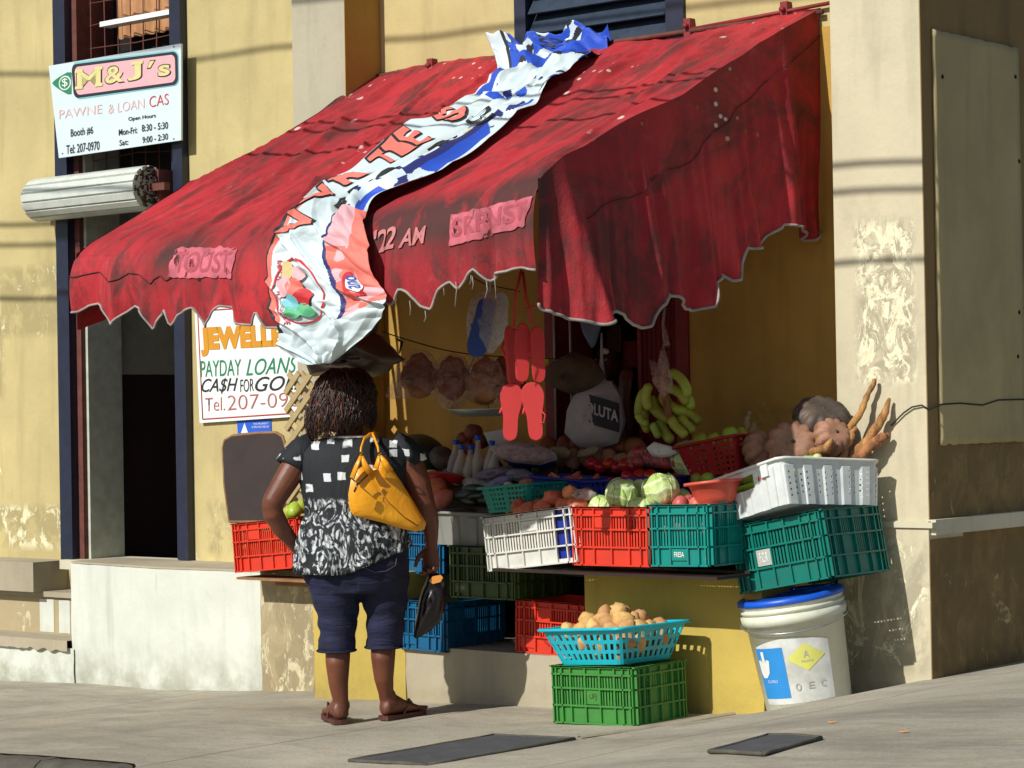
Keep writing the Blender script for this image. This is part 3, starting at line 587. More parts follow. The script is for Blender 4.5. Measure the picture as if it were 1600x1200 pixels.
# red mesh gate folded against the opening
gt = thing('mesh_gate', 'dark red wire mesh gate folded behind the hanging bananas', 'gate', (.93, -.0, 1.0))
m = MB(); gx0, gx1 = PY(1002, 560, .02).x, SX1-.07
for i in range(9): xx = lerp(gx0, gx1, i/8); m.tube([(xx, .01, 1.0), (xx, .01, 2.45)], .0035 if i not in (0, 8) else .012, 5)
for i in range(44): zz = 1.0+i*.033; m.tube([(gx0, .014, zz), (gx1, .014, zz)], .003, 5)
m.build('mesh', 'redframe', gt, world=True)
m = MB(); m.box((gx0-.01, .02, 1.0), (gx1, .035, 2.45)); m.build('red_sheet', plain('dark_red_sheet', sr(120, 22, 30), .7), gt, world=True)
for u in (868, 893):
    a = PY(u, 600, -.05); t = thing('standing_pole', 'thin pale pole %s behind the flip-flops' % ('left of the pair' if u == 868 else 'right of the pair'), 'pole', (a.x, a.y, 1.1)); m = MB(); m.tube([(a.x, a.y, 1.1), (a.x-.005, a.y, 2.3)], .006, 8); m.build('rod', 'pipe', t, world=True); m = MB(); m.tube([(a.x, a.y, 1.09), (a.x, a.y, 1.12)], .012, 8); m.build('foot', 'rust', t, world=True)
# thin cable along the pilaster and side wall
pts = [PY(u, v, -.272) for u, v in ((1392, 665), (1402, 655), (1412, 645), (1425, 636), (1440, 633))]+[PX(u, v, XR+.01) for u, v in ((1452, 640), (1470, 632), (1500, 630), (1535, 633), (1560, 625), (1600, 624), (1640, 620))]
m = MB(); m.tube(pts, .0035, 6); tag(m.build('wall_cable', 'cord'), 'thin dark cable running round the corner of the pilaster', 'cable')
# iron pipe by the bucket
a = on_ground(1188, 1112); t = thing('iron_pipe', 'rusty iron pipe standing between the yellow counter and the bucket', 'pipe', a)
m = MB(); m.tube([(0, 0, 0), (-.01, .05, .62)], .016, 10); m.build('tube', 'pipe', t); m = MB(); m.box((-.1, -.02, 0), (.03, .02, .02)); m.build('foot_bar', 'rust', t)

# overhead cables above the street (they throw the thin shadows on walls and awning)
def cable(P, yc, label=''):
    P = [Vector(p)-SUN/SUN.y*(p.y-yc) for p in P]; P = [P[0]+(P[0]-P[1]).normalized()*4]+P+[P[-1]+(P[-1]-P[-2]).normalized()*4]
    pts = []
    for a, b in zip(P, P[1:]):
        n_ = max(2, int((b-a).length/.12)); pts += [a.lerp(b, i/n_)+Vector((0, 0, .012*noise.noise(Vector((a.lerp(b, i/n_).x*1.7, yc, 0)))*2)) for i in range(n_)]
    m = MB(); m.tube(pts, .012, 6); return tag(m.build('overhead_cable', 'cord'), label, 'cable', group='cables strung over the street')
cable([PY(0, 118, 0), PY(100, 115, 0), PY(300, 92, 0), PY(457, 74, 0), PY(790, 40, 0)], -3.4, 'highest overhead cable, its shadow crossing the yellow wall above the awning')
cable([PY(0, 352, 0), PY(100, 350, 0), PY(1300, 258, -.26), PY(1440, 252, -.26)], -3.0, 'second overhead cable, its shadow just above the roller shutter brackets')
cable([PY(0, 384, 0), PY(100, 383, 0), PY(1300, 300, -.26), PY(1440, 295, -.26)], -3.1, 'third overhead cable, its shadow just under the roller shutter')
cable([PY(0, 466, 0), PY(100, 468, 0), PY(1300, 411, -.26), PY(1440, 405, -.26)], -2.9, 'lowest overhead cable, its shadow beside the doorway')
# ---------------------------------------------------------------- awning
AX0, AX1, AF, AZW = -.85, 1.79, -1.95, 3.16
def foldz(x): return sinterp([(-.85, 2.20), (-.2, 2.17), (.6, 2.18), (1.2, 2.24), (1.79, 2.32)], x)
def canopy(s, t):
    x = lerp(AX0, AX1, s); zw = AZW+.012*math.sin(s*9)-.05*max(0, min(1, (s-.62)/.1))*max(0, 1-(s-.62)/.34)*(1 if s > .62 else 0)
    y = AF*t; z = lerp(zw, foldz(x), t)
    sag = -.035*math.sin(math.pi*t)*(1-.6*abs(math.cos(math.pi*s*3)))
    f = .028*noise.noise(Vector((x*3.1+t*1.1, t*.9, 2)))+.014*noise.noise(Vector((x*8+t*2.2, t*1.3, 5)))
    f += .03*abs(noise.noise(Vector((x*4.2-t*2.6, t*.8, 11))))+.02*abs(noise.noise(Vector((x*9+t*3.5, t*1.5, 21))))-.02
    f += .030*max(0, 1-abs(noise.noise(Vector((x*3.3-t*1.4, t*.5, 31))))*9)+.016*max(0, 1-abs(noise.noise(Vector((x*7+t*1.8, t*.9, 41))))*8)
    f *= min(1, t*6+.15)*(1-.5*t**6)
    if t > .93: z -= (t-.93)**2*8*.9
    return Vector((x, y-(.0 if t < 1 else .0), z+sag+f))
CN = Vector((0, -(AZW-2.2), -AF)).normalized(); CN = Vector((0, -.46, .89)).normalized()
def on_canopy(u, v, h=.0):
    k = ray(u, v); p0 = Vector((0, 0, AZW)); p = CAM+k*((p0-CAM).dot(CN)/k.dot(CN))
    s = max(0, min(1, (p.x-AX0)/(AX1-AX0))); t = max(0, min(1, p.y/AF)); q = canopy(s, t); p = Vector((p.x, p.y, q.z+.01)); return p+CN*h
aw = thing('market_awning', 'large faded red canvas awning with scalloped valance over the produce stall', 'awning', (AX0, 0, AZW))
m = MB(); m.grid(canopy, 260, 90); m.build('canopy', 'red', aw, world=True)
VB = [(125, 488), (135, 478), (150, 474), (165, 477), (178, 508), (190, 490), (206, 478), (222, 486), (234, 515), (246, 494), (256, 484), (262, 510), (276, 492), (300, 480), (313, 512), (326, 500), (345, 478), (356, 480), (368, 506), (392, 508), (402, 486), (412, 512), (440, 512), (500, 500), (560, 480), (600, 470), (622, 476), (634, 452), (648, 458), (660, 478), (672, 484), (684, 455), (700, 440), (712, 452), (728, 432), (742, 420), (756, 440), (768, 430), (790, 424), (812, 418), (826, 420), (852, 424)]
VBx = [(PY(u, v, -1.98).x, PY(u, v, -1.98).z) for u, v in VB]; VBx.sort()
def valance(x, t):
    zf = foldz(x)-.035; zb = interp(VBx, x); z = lerp(zf, zb, t)
    fr = .04*noise.noise(Vector((x*9, t*.7, 4)))+.022*noise.noise(Vector((x*21, t*.8, 1)))
    y = AF-.012-.03*math.sin(min(1, t*2)*math.pi/2)-fr*(.3+t*1.3)+.02*t*t
    if t < .12: y = lerp(canopy((x-AX0)/(AX1-AX0), 1).y, y, t/.12)
    if t < .001: z = canopy((x-AX0)/(AX1-AX0), 1).z
    return Vector((x, y, z))
m = MB(); m.grid(lambda s, t: valance(lerp(AX0, AX1, s), t), 260, 26); va = m.build('valance', 'red', aw, world=True)
m = MB(); m.tube([valance(lerp(AX0, AX1, i/260), 1)+Vector((0, -.002, 0)) for i in range(261)], .0055, 5); m.build('hem', 'hem', va, world=True)
m = MB(); m.tube([valance(lerp(AX0, .05, i/80), .40+.02*math.sin(i*.3))+Vector((0, -.003, 0)) for i in range(81)], .003, 4); m.build('seam', plain('soot_seam', sr(70, 34, 34), .8), va, world=True)
SB = [(820, 424), (835, 462), (850, 484), (880, 498), (908, 509), (925, 500), (936, 488), (955, 486), (968, 494), (978, 508), (992, 513), (1003, 510), (1012, 480), (1026, 461), (1042, 464), (1058, 480), (1076, 486), (1090, 480), (1098, 445), (1110, 430), (1122, 430), (1132, 440), (1142, 438), (1148, 410), (1152, 388), (1165, 390), (1180, 388), (1192, 368), (1208, 352), (1228, 356), (1248, 374), (1270, 376), (1285, 366), (1298, 340)]
SBy = sorted([(PX(u, v, AX1).y, PX(u, v, AX1).z) for u, v in SB])
def side(q, t):
    y = lerp(AF-.015, -.01, q); zt_ = canopy(1, max(0, min(1, y/AF))).z; zb = interp(SBy, y); z = lerp(zt_, zb, t)
    w_ = t**1.15; f = .06*noise.noise(Vector((y*5, z*.6, 7)))+.036*noise.noise(Vector((y*12+z*1.5, z*.8, 3)))+.012*noise.noise(Vector((y*28, z*2, 3)))
    f += .06*math.exp(-((y+1.82-.25*(2.3-z))/.05)**2)
    return Vector((AX1+f*w_*1.6+.03*w_, y, z))
m = MB(); m.grid(side, 220, 50); m.build('side_panel', 'red', aw, world=True)
m = MB(); m.tube([side(i/220, 1)+Vector((.003, 0, 0)) for i in range(221)], .0065, 5); m.build('side_hem', 'hem', aw, world=True)
m = MB(); m.tube([side(i/60, .42-.3*(i/60)**1.5)+Vector((.004, 0, 0)) for i in range(8, 61)], .002, 4); m.build('side_seam', plain('dark_red_seam', sr(64, 20, 24), .8), aw, world=True)
def lside(q, t):
    y = lerp(AF-.015, -.01, q); zt_ = canopy(0, max(0, min(1, y/AF))).z; z = zt_-t*(.34+.05*abs(math.sin(q*14)))
    return Vector((AX0-.02*t*math.sin(q*19)-.01, y, z))
m = MB(); m.grid(lside, 60, 14); m.build('side_panel', 'red', aw, world=True)
m = MB()
for x in (AX0+.02, .45, AX1-.03):
    s_ = (x-AX0)/(AX1-AX0); m.tube([canopy(s_, i/12)-Vector((0, 0, .035)) for i in range(13)], .012, 8)
m.tube([Vector((lerp(AX0+.02, AX1-.03, i/20), AF+.02, foldz(lerp(AX0, AX1, i/20))-.06)) for i in range(21)], .013, 8)
m.tube([(AX0, -.03, AZW-.02), (AX1+.03, -.03, AZW-.02)], .012, 8)
m.tube([(AX0+.02, AF+.03, 2.1), (AX0+.02, -.02, 1.95)], .010, 8)
m.build('frame', 'rust', aw, world=True)
m = MB(); pa, pb = PY(1078, 46, -.03), PY(1300, 4, -.03); m.tube([pa, pb], .009, 8); m.build('wall_rod', 'redframe', aw, world=True)
for u, v in ((675, 100), (1077, 38), (1228, 12)):
    a = PY(u, v, -.02); m = MB(); m.box((a.x-.018, -.04, a.z-.08), (a.x+.018, 0, a.z+.025)); m.tube([(a.x, -.03, a.z-.01), (a.x, -.06, a.z-.01)], .012, 8); m.build('wall_bracket', 'redframe', aw, world=True)
# faded lettering of the valance, worn to pale pink
def vfn(x, z, o=.006):
    zf = foldz(x)-.035; zb = interp(VBx, x); t = max(.0, min(1, (z-zf)/(zb-zf))); p = valance(x, max(t, .001)); p.y -= o; p.z = z; return p
def vpatch(px, mat, o, nm, ragged=.012):
    P = [PY(u, v, -1.99) for u, v in px]
    m = MB(); m.grid(lambda s, t: (lambda q: vfn(q.x+ragged*noise.noise(Vector((q.z*30, s*3, o*900))), q.z+ragged*noise.noise(Vector((q.x*26, t*3, o*500))), o))((P[0]*(1-s)+P[1]*s)*(1-t)+(P[3]*(1-s)+P[2]*s)*t), 40, 14); return m.build(nm, mat, va, world=True)
def smudge(name, c, thr, c2=(150, 74, 84)):
    n = NT(name, .8); n.color(n.mix(n.ramp(n.noise(9, 4, .6), .4, .65), sr(*c), sr(*c2))); a = n.noise(16, 5, .7, n.mapping(n.P, (1, 1, .7)), .6)
    n.t.nodes['Material Output']; n.translucent(sr(*c), .05); n.seethrough(n.ramp(a, thr, thr+.06)); return n.m
M['worn_pink'] = smudge('worn_pink_patch', (206, 106, 120), .58); M['worn_pink2'] = smudge('worn_pink_letter', (224, 140, 148), .60)
vpatch([(263, 434), (366, 434), (366, 386), (263, 386)], 'worn_pink', .006, 'faded_patch')
vpatch([(702, 385), (826, 352), (830, 306), (700, 336)], 'worn_pink', .006, 'faded_patch')
def vtext(txt, px, mat, o=.0072):
    P = [PY(u, v, -1.99) for u, v in px]
    return text_mesh(txt, (0, 0, 1, 1), lambda x, y: (lambda q: vfn(q.x, q.z, o))((P[0]*(1-x)+P[1]*x)*(1-y)+(P[3]*(1-x)+P[2]*x)*y), .04, .02, 0, mat, 'lettering', va)
M['worn_line'] = plain('worn_letter_line', sr(176, 78, 92), .8); M['worn_pale'] = plain('worn_letter_pale', sr(206, 128, 128), .8, .4)
vtext('TOUST', [(270, 426), (360, 426), (360, 392), (270, 392)], 'worn_line')
vtext("'22", [(586, 396), (622, 388), (620, 350), (582, 360)], 'worn_pale')
vtext('AM', [(630, 388), (664, 380), (664, 352), (630, 358)], 'worn_pale')
vtext('SRRNST', [(708, 372), (824, 342), (824, 312), (706, 342)], 'worn_line')
# ragged threads under the hem
rnd = random.Random(4)
for u, v in ((735, 425), (738, 432), (760, 440), (772, 430), (692, 440), (640, 470), (664, 484), (712, 440)):
    a = PY(u, v, -1.98); th = MB(); th.tube([a, a+Vector((.004, 0, -.03)), a+Vector((rnd.uniform(-.01, .01), 0, -rnd.uniform(.04, .1)))], .0022, 4); th.build('loose_thread', 'hem', aw, world=True)
# ---------------------------------------------------------------- printed banner thrown over the awning
BR = [((764, 72), (956, 60)), ((776, 96), (950, 84)), ((778, 122), (905, 118)), ((738, 165), (855, 165)), ((690, 195), (800, 207)), ((640, 222), (748, 250)), ((600, 250), (694, 290)), ((555, 282), (640, 320)), ((500, 308), (590, 338)), ((450, 340), (574, 350)), ((425, 385), (580, 385)), ((420, 430), (590, 432)), ((424, 480), (608, 462)), ((440, 515), (600, 490)), ((446, 545), (566, 530)), ((488, 571), (522, 567))]
def brow(i):
    (lu, lv), (ru, rv) = BR[i]
    if i == 0: return PY(lu, lv, -.05), PY(ru, rv, -.05)
    if i == 1: return PY(lu, lv, -.10), PY(ru, rv, -.10)
    if i <= 8: return on_canopy(lu, lv, .02), on_canopy(ru, rv, .02)
    yy = {9: -1.99, 10: -2.03, 11: -2.05, 12: -2.05, 13: -2.05, 14: -2.03, 15: -2.0}[i]
    return PY(lu, lv, yy), PY(ru, rv, yy)
BP = [brow(i) for i in range(16)]
def cr(P, t):
    t = max(0, min(len(P)-1.0001, t)); i = int(t); f = t-i; p = [P[max(0, min(len(P)-1, i+k))] for k in (-1, 0, 1, 2)]
    return .5*((2*p[1])+(p[2]-p[0])*f+(2*p[0]-5*p[1]+4*p[2]-p[3])*f*f+(3*p[1]-p[0]-3*p[2]+p[3])*f**3)
BL = [a for a, b in BP]; BRt = [b for a, b in BP]
def banner(s, t, o=0.):
    T = t*15; a, b = cr(BL, T), cr(BRt, T); p = a.lerp(b, s); hang = max(0, min(1, (T-8.3)/1.2)); nrm = CN.lerp(Vector((0, -1, .05)), hang).normalized()
    h = .014*abs(math.sin(s*11+t*5))**1.2*(1-hang)+.004*noise.noise(Vector((s*9, t*9, 2)))+.009*(1-min(1, abs(noise.noise(Vector((s*3+t*5, t*8, 12))))*3.5))+.016*noise.noise(Vector((s*5, t*7, 1)))+.008*noise.noise(Vector((s*3+t*6, t*14, 6)))
    h += (1-hang)*.024*math.exp(-((s-.78)/.09)**2)-(1-hang)*.02*math.exp(-((s-.62)/.05)**2)
    if T < 4: h += .07*noise.noise(Vector((s*5, t*30, 3)))*(1-T/5)+.04*(1-T/5)*(1-min(1, abs(noise.noise(Vector((s*5, t*20, 33))))*3))
    if hang: h += .016*hang*math.sin(math.pi*s)*(1-abs(T-12)/5)+hang*.022*(1-min(1, abs(noise.noise(Vector((s*3.2-t*12, t*5, 18))))*6))+.02*abs(noise.noise(Vector((s*4-t*7, t*25, 8))))
    return p+nrm*(h+.006+o*1.3)
def bmat(s, t):
    T = t*15; nz_ = noise.noise(Vector((s*5, t*26, 4))); n2 = noise.noise(Vector((s*12, t*60, 9)))
    if T < 1.9: return 0 if s < .13 else (4 if s < .16 else (1 if nz_ > -.12 else (0 if n2 > -.15 else 4)))
    if T < 3.2: return 1 if nz_ > .25 else (3 if n2 < -.5 else 0)
    if T < 8.6:
        if s > .96: return 0
        if s > .85: return 1 if noise.noise(Vector((s*2, T*.55, 3))) > -.12 else (0 if n2 > -.1 else 3)
        if s > .80: return 3 if math.sin(T*1.3+1) > -.3 else 0
        if s > .70: return (0 if math.sin(T*10.+s*8) > -.78 else 3) if T > 5.6 else (0 if noise.noise(Vector((s*6, T*1.4, 9))) > -.22 else (1 if T < 4.6 else 6))
        return 0
    e = .03+.02*math.sin(T)
    if T < 13.2 and s < e: return 4
    if T < 12.8 and s < e+.045: return 2
    sp = .60+.03*math.sin(T*1.7)
    if T < 13.0-2.0*(s-.6) and s > sp: return 3 if s < sp+.035 else (2 if (n2+nz_*1.2 > -.05 and T > 10) or (s > .85 and T < 11.5) else 7)
    return 0
bn = thing('printed_banner', 'crumpled white, blue and red printed banner thrown over the red awning', 'banner', BP[8][0])
m = MB(); m.grid(banner, 170, 520, mifn=bmat); bo = m.build('cloth', ['signblue', 'b_blue', 'b_coral', 'b_navy', 'b_black', 'b_green', 'b_gold', 's_pink'], bn, world=True)
md = bo.modifiers.new('s', 'SOLIDIFY'); md.thickness = .0012; md.offset = 0
def btext(txt, s0, t0, s1, t1, mat, o=.004, off=.02):
    """reads upwards along the cloth: text x runs from t0 to t1, text y from s0 (baseline) to s1"""
    return text_mesh(txt, (0, 0, 1, 1), lambda x, y: banner(lerp(s0, s1, y), lerp(t0, t1, x)/15, o), .035, off, 0, mat, 'lettering', bo)
def bword(word, s0, t0, s1, t1, outline=True):
    n_ = len(word)
    for i, ch in enumerate(word):
        if ch == ' ': continue
        a, b = lerp(t0, t1, (i+.06)/n_), lerp(t0, t1, (i+.90)/n_)
        if outline: btext(ch, s0+.02, a+.04, s1-.03, b-.05, 'b_black', .0035, .05)
        btext(ch, s0, a, s1, b, 'b_coral', .007, .03)
bword('VVR', .42, 9.6, .04, 6.9); bword('TIE', .46, 6.6, .04, 5.1); bword('S', .40, 4.4, .05, 3.75)
btext('PRO', .74, 8.6, .54, 6.5, 'b_black', .006, .0); btext('D', .8, 5.6, .58, 4.9, 'b_black', .006, .0); btext('O', .62, 4.3, .48, 3.6, 'b_black', .006, .0); btext('C', .84, 4.6, .64, 4.0, 'b_black', .006, .0)
btext('PROD', .62, .75, .42, .2, 'b_black', .008, .01)
btext('Frutas', .86, 12.0, .70, 10.6, 'b_blue', .008, .0) if False else None
def bdisc(s, T, rs, rT, mat, o, seed=0, ring=None):
    m = MB(); n_ = 36
    if ring: m.grid(lambda a, q: banner(s+rs*lerp(ring, 1, q)*math.cos(a*6.2832), (T+rT*lerp(ring, 1, q)*math.sin(a*6.2832))/15, o), n_, 2)
    else: m.grid(lambda a, q: banner(s+rs*q*(1+.14*math.sin(3*a*6.28+seed))*math.cos(a*6.2832), (T+rT*q*(1+.14*math.sin(2*a*6.28+seed))*math.sin(a*6.2832))/15, o), n_, 4)
    return m
m = bdisc(.30, 11.7, .235, 1.28, 0, .004, ring=.94); m.build('emblem_ring', 's_red', bo, world=True)
for s, T, rs, rT, mt in ((.24, 10.85, .07, .36, 'b_gold'), (.36, 10.95, .06, .3, 's_pink'), (.2, 11.4, .07, .34, 's_pink'), (.3, 11.45, .08, .34, 'b_coral'), (.37, 11.8, .075, .30, 's_red'), (.25, 12.0, .07, .3, 'b_aqua'), (.24, 12.4, .065, .25, 'b_green'), (.35, 12.35, .075, .3, 'b_green')):
    bdisc(s, T, rs, rT, 0, .007+.001*T/3, T*3).build('emblem_fruit', mt, bo, world=True)
btext('PRODUCTOS DE', .16, 10.5, .115, 12.9, 's_red', .005, .01)
# red ribbon swirl and small blue word in the red corner
m = MB(); m.grid(lambda a, q: banner(.80+.09*math.cos(a*4.6+.6)*lerp(.72, 1, q), (11.4+.55*math.sin(a*4.6+.6)*lerp(.72, 1, q))/15, .009), 30, 2); m.build('ribbon_swirl', 's_red', bo, world=True)
bdisc(.80, 11.3, .075, .42, 0, .007).build('ribbon_patch', 'c_white', bo, world=True)
btext('ano', .86, 11.55, .76, 11.0, 'b_blue', .0105, .0)
# ---------------------------------------------------------------- signs
def quad_fn(px, y, o=0.):
    P = [PY(u, v, y) for u, v in px]     # BL BR TR TL
    return (lambda x, z: (P[0]*(1-x)+P[1]*x)*(1-z)+(P[3]*(1-x)+P[2]*x)*z-Vector((0, o, 0))), P
def board(name, label, cat, px, y, mat, th=.012):
    fn, P = quad_fn(px, y); t = thing(name, label, cat, P[0]); m = MB()
    m.add([fn(0, 0), fn(1, 0), fn(1, 1), fn(0, 1)]+[fn(a, b)+Vector((0, th, 0)) for a, b in ((0, 0), (1, 0), (1, 1), (0, 1))], [(0, 1, 2, 3), (7, 6, 5, 4), (0, 4, 5, 1), (1, 5, 6, 2), (2, 6, 7, 3), (3, 7, 4, 0)])
    return t, fn, m.build('board', mat, t, world=True)
def tx(t, px, y, o, txt, mat, off=.0, cuts=0, shear=0, name='lettering'):
    fn, P = quad_fn(px, y, o); return text_mesh(txt, (0, 0, 1, 1), lambda x, z: fn(x, z), cuts, off, shear, mat, name, t)
YS = -.10
sg, fn, bd_ = board('shop_sign', 'pale blue shop sign with a pink name box and opening hours hanging over the door', 'sign', [(92, 247), (283, 219), (283, 68), (76, 103)], YS, 'signblue')
def rrect(px, y, o, r, mat, parent, name):
    fn, P = quad_fn(px, y, o); m = MB(); ws = (P[1]-P[0]).length; hs = (P[3]-P[0]).length; pts = []
    for cx, cy, a0 in ((1-r/ws, 1-r/hs, 0), (r/ws, 1-r/hs, 90), (r/ws, r/hs, 180), (1-r/ws, r/hs, 270)):
        for i in range(7): a = R(a0+i*15); pts.append(fn(cx+r/ws*math.cos(a), cy+r/hs*math.sin(a)))
    m.add(pts, [tuple(range(len(pts)))]); return m.build(name, mat, parent, world=True)
rrect([(118, 156), (280, 133), (279, 78), (112, 98)], YS, .002, .04, 's_green' if False else 'b_aqua', sg, 'name_box_shadow')
rrect([(116, 154), (279, 132), (278, 80), (112, 101)], YS, .003, .04, 'ink', sg, 'name_box_border')
rrect([(120, 149), (275, 128), (274, 85), (117, 105)], YS, .004, .034, 's_pink', sg, 'name_box')
def serif(txt, px, mat, o, off):
    return tx(sg, px, YS, o, txt, mat, off)
for ch, a, b, yo in (('M', 122, 159, 0), ('&', 166, 195, 0), ('J', 201, 222, 0), ('´', 232, 243, -22), ('s', 249, 267, 0)):
    tl = lambda u, v0: v0-(u-122)*.142
    top = 112 if ch != 's' else 121; bot = 138
    if ch == '´': top, bot = 112, 122
    P = [(a, tl(a, bot)), (b, tl(b, bot)), (b, tl(b, top)), (a, tl(a, top))]
    tx(sg, [(P[0][0]-1.6, P[0][1]+1.6), (P[1][0]+1.6, P[1][1]+1.6), (P[2][0]+1.6, P[2][1]-1.6), (P[3][0]-1.6, P[3][1]-1.6)], YS, .006, ch, 'ink', .03)
    tx(sg, P, YS, .008, ch, 's_cream', .02)
    if ch in 'MJ':
        for (ua, ub, vv) in (((a-3, a+9, bot), (b-9, b+3, bot), (a-3, a+9, top), (b-9, b+3, top)) if ch == 'M' else ((a+6, b+3, top),)):
            tx(sg, [(ua, tl(ua, vv)+2), (ub, tl(ub, vv)+2), (ub, tl(ub, vv)-3), (ua, tl(ua, vv)-3)], YS, .0085, '-', 's_cream', .0, name='serif')
fn, P = quad_fn([(82, 147), (112, 147), (112, 113), (82, 113)], YS, .003)
m = MB(); pts = [fn(x, z) for x, z in [(i/10, .5-.5*min(1, i/10*1.25)**.75) for i in range(11)]+[(i/10, .5+.5*min(1, i/10*1.25)**.75) for i in range(10, 0, -1)]]; m.add(pts, [tuple(range(len(pts)))]); m.build('leaf_emblem', 's_green', sg, world=True)
for nm, r, mt, o in (('coin_ring', .34, 'c_white', .004), ('coin_ring', .28, 's_green', .005)):
    fn, P = quad_fn([(86, 147), (114, 143), (114, 113), (86, 117)], YS, o); m = MB(); pts = [fn(.58+r*math.cos(i*.3142), .5+r*1.1*math.sin(i*.3142)) for i in range(20)]; m.add(pts, [tuple(range(20))]); m.build(nm, mt, sg, world=True)
tx(sg, [(98, 137), (107, 136), (107, 122), (98, 123)], YS, .0065, '$', 'c_white', .0)
tx(sg, [(93, 186), (160, 177), (160, 163), (93, 172)], YS, .003, 'PAWNE', 's_fade', -.01); tx(sg, [(170, 178), (226, 169), (226, 154), (170, 163)], YS, .003, '& LOAN', 's_fade', -.012); tx(sg, [(234, 168), (264, 163), (264, 146), (234, 151)], YS, .003, 'CAS', 's_red', -.012)
tx(sg, [(201, 191), (244, 185), (244, 177), (201, 183)], YS, .003, 'Open Hours', 'ink', .015)
tx(sg, [(186, 212), (215, 208), (215, 198), (186, 202)], YS, .003, 'Mon-Fri:', 'ink', .012); tx(sg, [(222, 206), (263, 201), (263, 190), (222, 195)], YS, .003, '8:30 - 5:30', 'ink', .012)
tx(sg, [(187, 228), (201, 226), (201, 217), (187, 219)], YS, .003, 'Sat:', 'ink', .012); tx(sg, [(223, 224), (263, 218), (263, 208), (223, 214)], YS, .003, '9:00 - 2:30', 'ink', .012)
tx(sg, [(111, 215), (146, 210), (146, 197), (111, 202)], YS, .003, 'Booth #6', 'ink', .008); tx(sg, [(104, 241), (156, 234), (156, 220), (104, 227)], YS, .003, 'Tel: 207-0970', 'ink', .008)
for u, v in ((272, 73), (272, 217), (98, 240)):
    a = PY(u, v, YS); m = MB(); m.tube([a, a-Vector((0, .004, 0))], .004, 8); m.build('screw', 'rust', sg, world=True)
YJ = -.025
js, fn, bo2 = board('jewellery_sign', 'white jewellery, payday loans and cash for gold sign on the yellow wall', 'sign', [(312, 661), (505, 648), (498, 470), (304, 482)], YJ, 'signwhite', .02)
fn, P = quad_fn([(317, 655), (500, 643), (494, 474), (309, 486)], YJ, .002)
m = MB(); pts = [fn(0, 0), fn(1, 0), fn(1, 1), fn(0, 1)]
for a, b in zip(pts, pts[1:]+pts[:1]): m.tube([a, b], .0035, 4)
m.build('red_border', 's_red', js, world=True)
tx(js, [(315, 557), (488, 548), (486, 503), (312, 512)], YJ, .003, 'JEWELLERY', 's_gold', .07)
tx(js, [(314, 589), (377, 586), (377, 561), (314, 564)], YJ, .003, 'PAYDAY', 's_green', .0); tx(js, [(385, 587), (462, 582), (465, 557), (388, 561)], YJ, .003, 'LOANS', 's_green', .0, shear=.15)
tx(js, [(314, 616), (370, 614), (372, 590), (317, 592)], YJ, .003, 'CA$H', 'ink', .004, shear=.2); tx(js, [(376, 613), (397, 611), (397, 591), (376, 593)], YJ, .003, 'FOR', 'ink', -.005); tx(js, [(398, 612), (482, 608), (486, 585), (401, 589)], YJ, .003, 'GOLD', 'ink', .004, shear=.2)
tx(js, [(321, 643), (352, 641), (352, 620), (321, 622)], YJ, .003, 'Tel.', 's_rose', -.01); tx(js, [(356, 641), (486, 634), (486, 611), (356, 618)], YJ, .003, '207-0909', 's_rose', -.015)
tx(js, [(418, 655), (433, 654), (433, 651), (418, 652)], YJ, .003, 'sign', 'ink', 0) if False else None
ss, fn, bo3 = board('security_sticker', 'small blue sticker with a white triangle under the jewellery sign', 'sticker', [(372, 684), (424, 682), (423, 655), (370, 657)], -.006, 's_blue', .005)
fn, P = quad_fn([(373, 683), (392, 682), (392, 659), (373, 660)], -.006, .002); m = MB(); m.add([fn(.1, .0), fn(.9, .0), fn(.5, .95)], [(0, 1, 2)]); m.build('triangle_emblem', 'c_white', ss, world=True)
tx(ss, [(396, 664), (420, 663), (420, 660), (396, 661)], -.006, .002, 'THIS PROPERTY', 'c_white', 0); tx(ss, [(394, 669), (421, 668), (421, 665), (394, 666)], -.006, .002, 'IS PROTECTED BY', 'c_white', 0)
# ---------------------------------------------------------------- board and lattice behind the woman
bb = thing('brown_board', 'dark brown rounded board leaning in the left orange crate', 'board', PY(400, 815, -.35))
outl = [(358, 815), (350, 760), (347, 700), (350, 688), (362, 681), (400, 677), (430, 676), (440, 682), (445, 697), (447, 740), (448, 815)]
P = [PY(u, v, -.30+.12*(815-v)/140) for u, v in outl]; m = MB(); n_ = len(P); m.add(P+[p+Vector((0, .014, 0)) for p in P], [tuple(range(n_)), tuple(range(2*n_-1, n_-1, -1))]+[(i, i+n_, (i+1) % n_+n_, (i+1) % n_) for i in range(n_)]); m.build('panel', 'darkwood', bb, world=True)
m = MB(); m.tube([p-Vector((0, -.007, 0)) for p in P]+[P[0]+Vector((0, .007, 0))], .009, 6); m.build('edge_band', 'wood', bb, world=True)
lt = thing('lattice_panel', 'weathered diagonal wooden lattice panel behind the woman’s head', 'lattice', PY(500, 800, -.36))
lx0, lx1 = PY(446, 700, -.36).x, PY(560, 700, -.36).x; lz0, lz1 = PY(500, 815, -.36).z, PY(480, 582, -.36).z
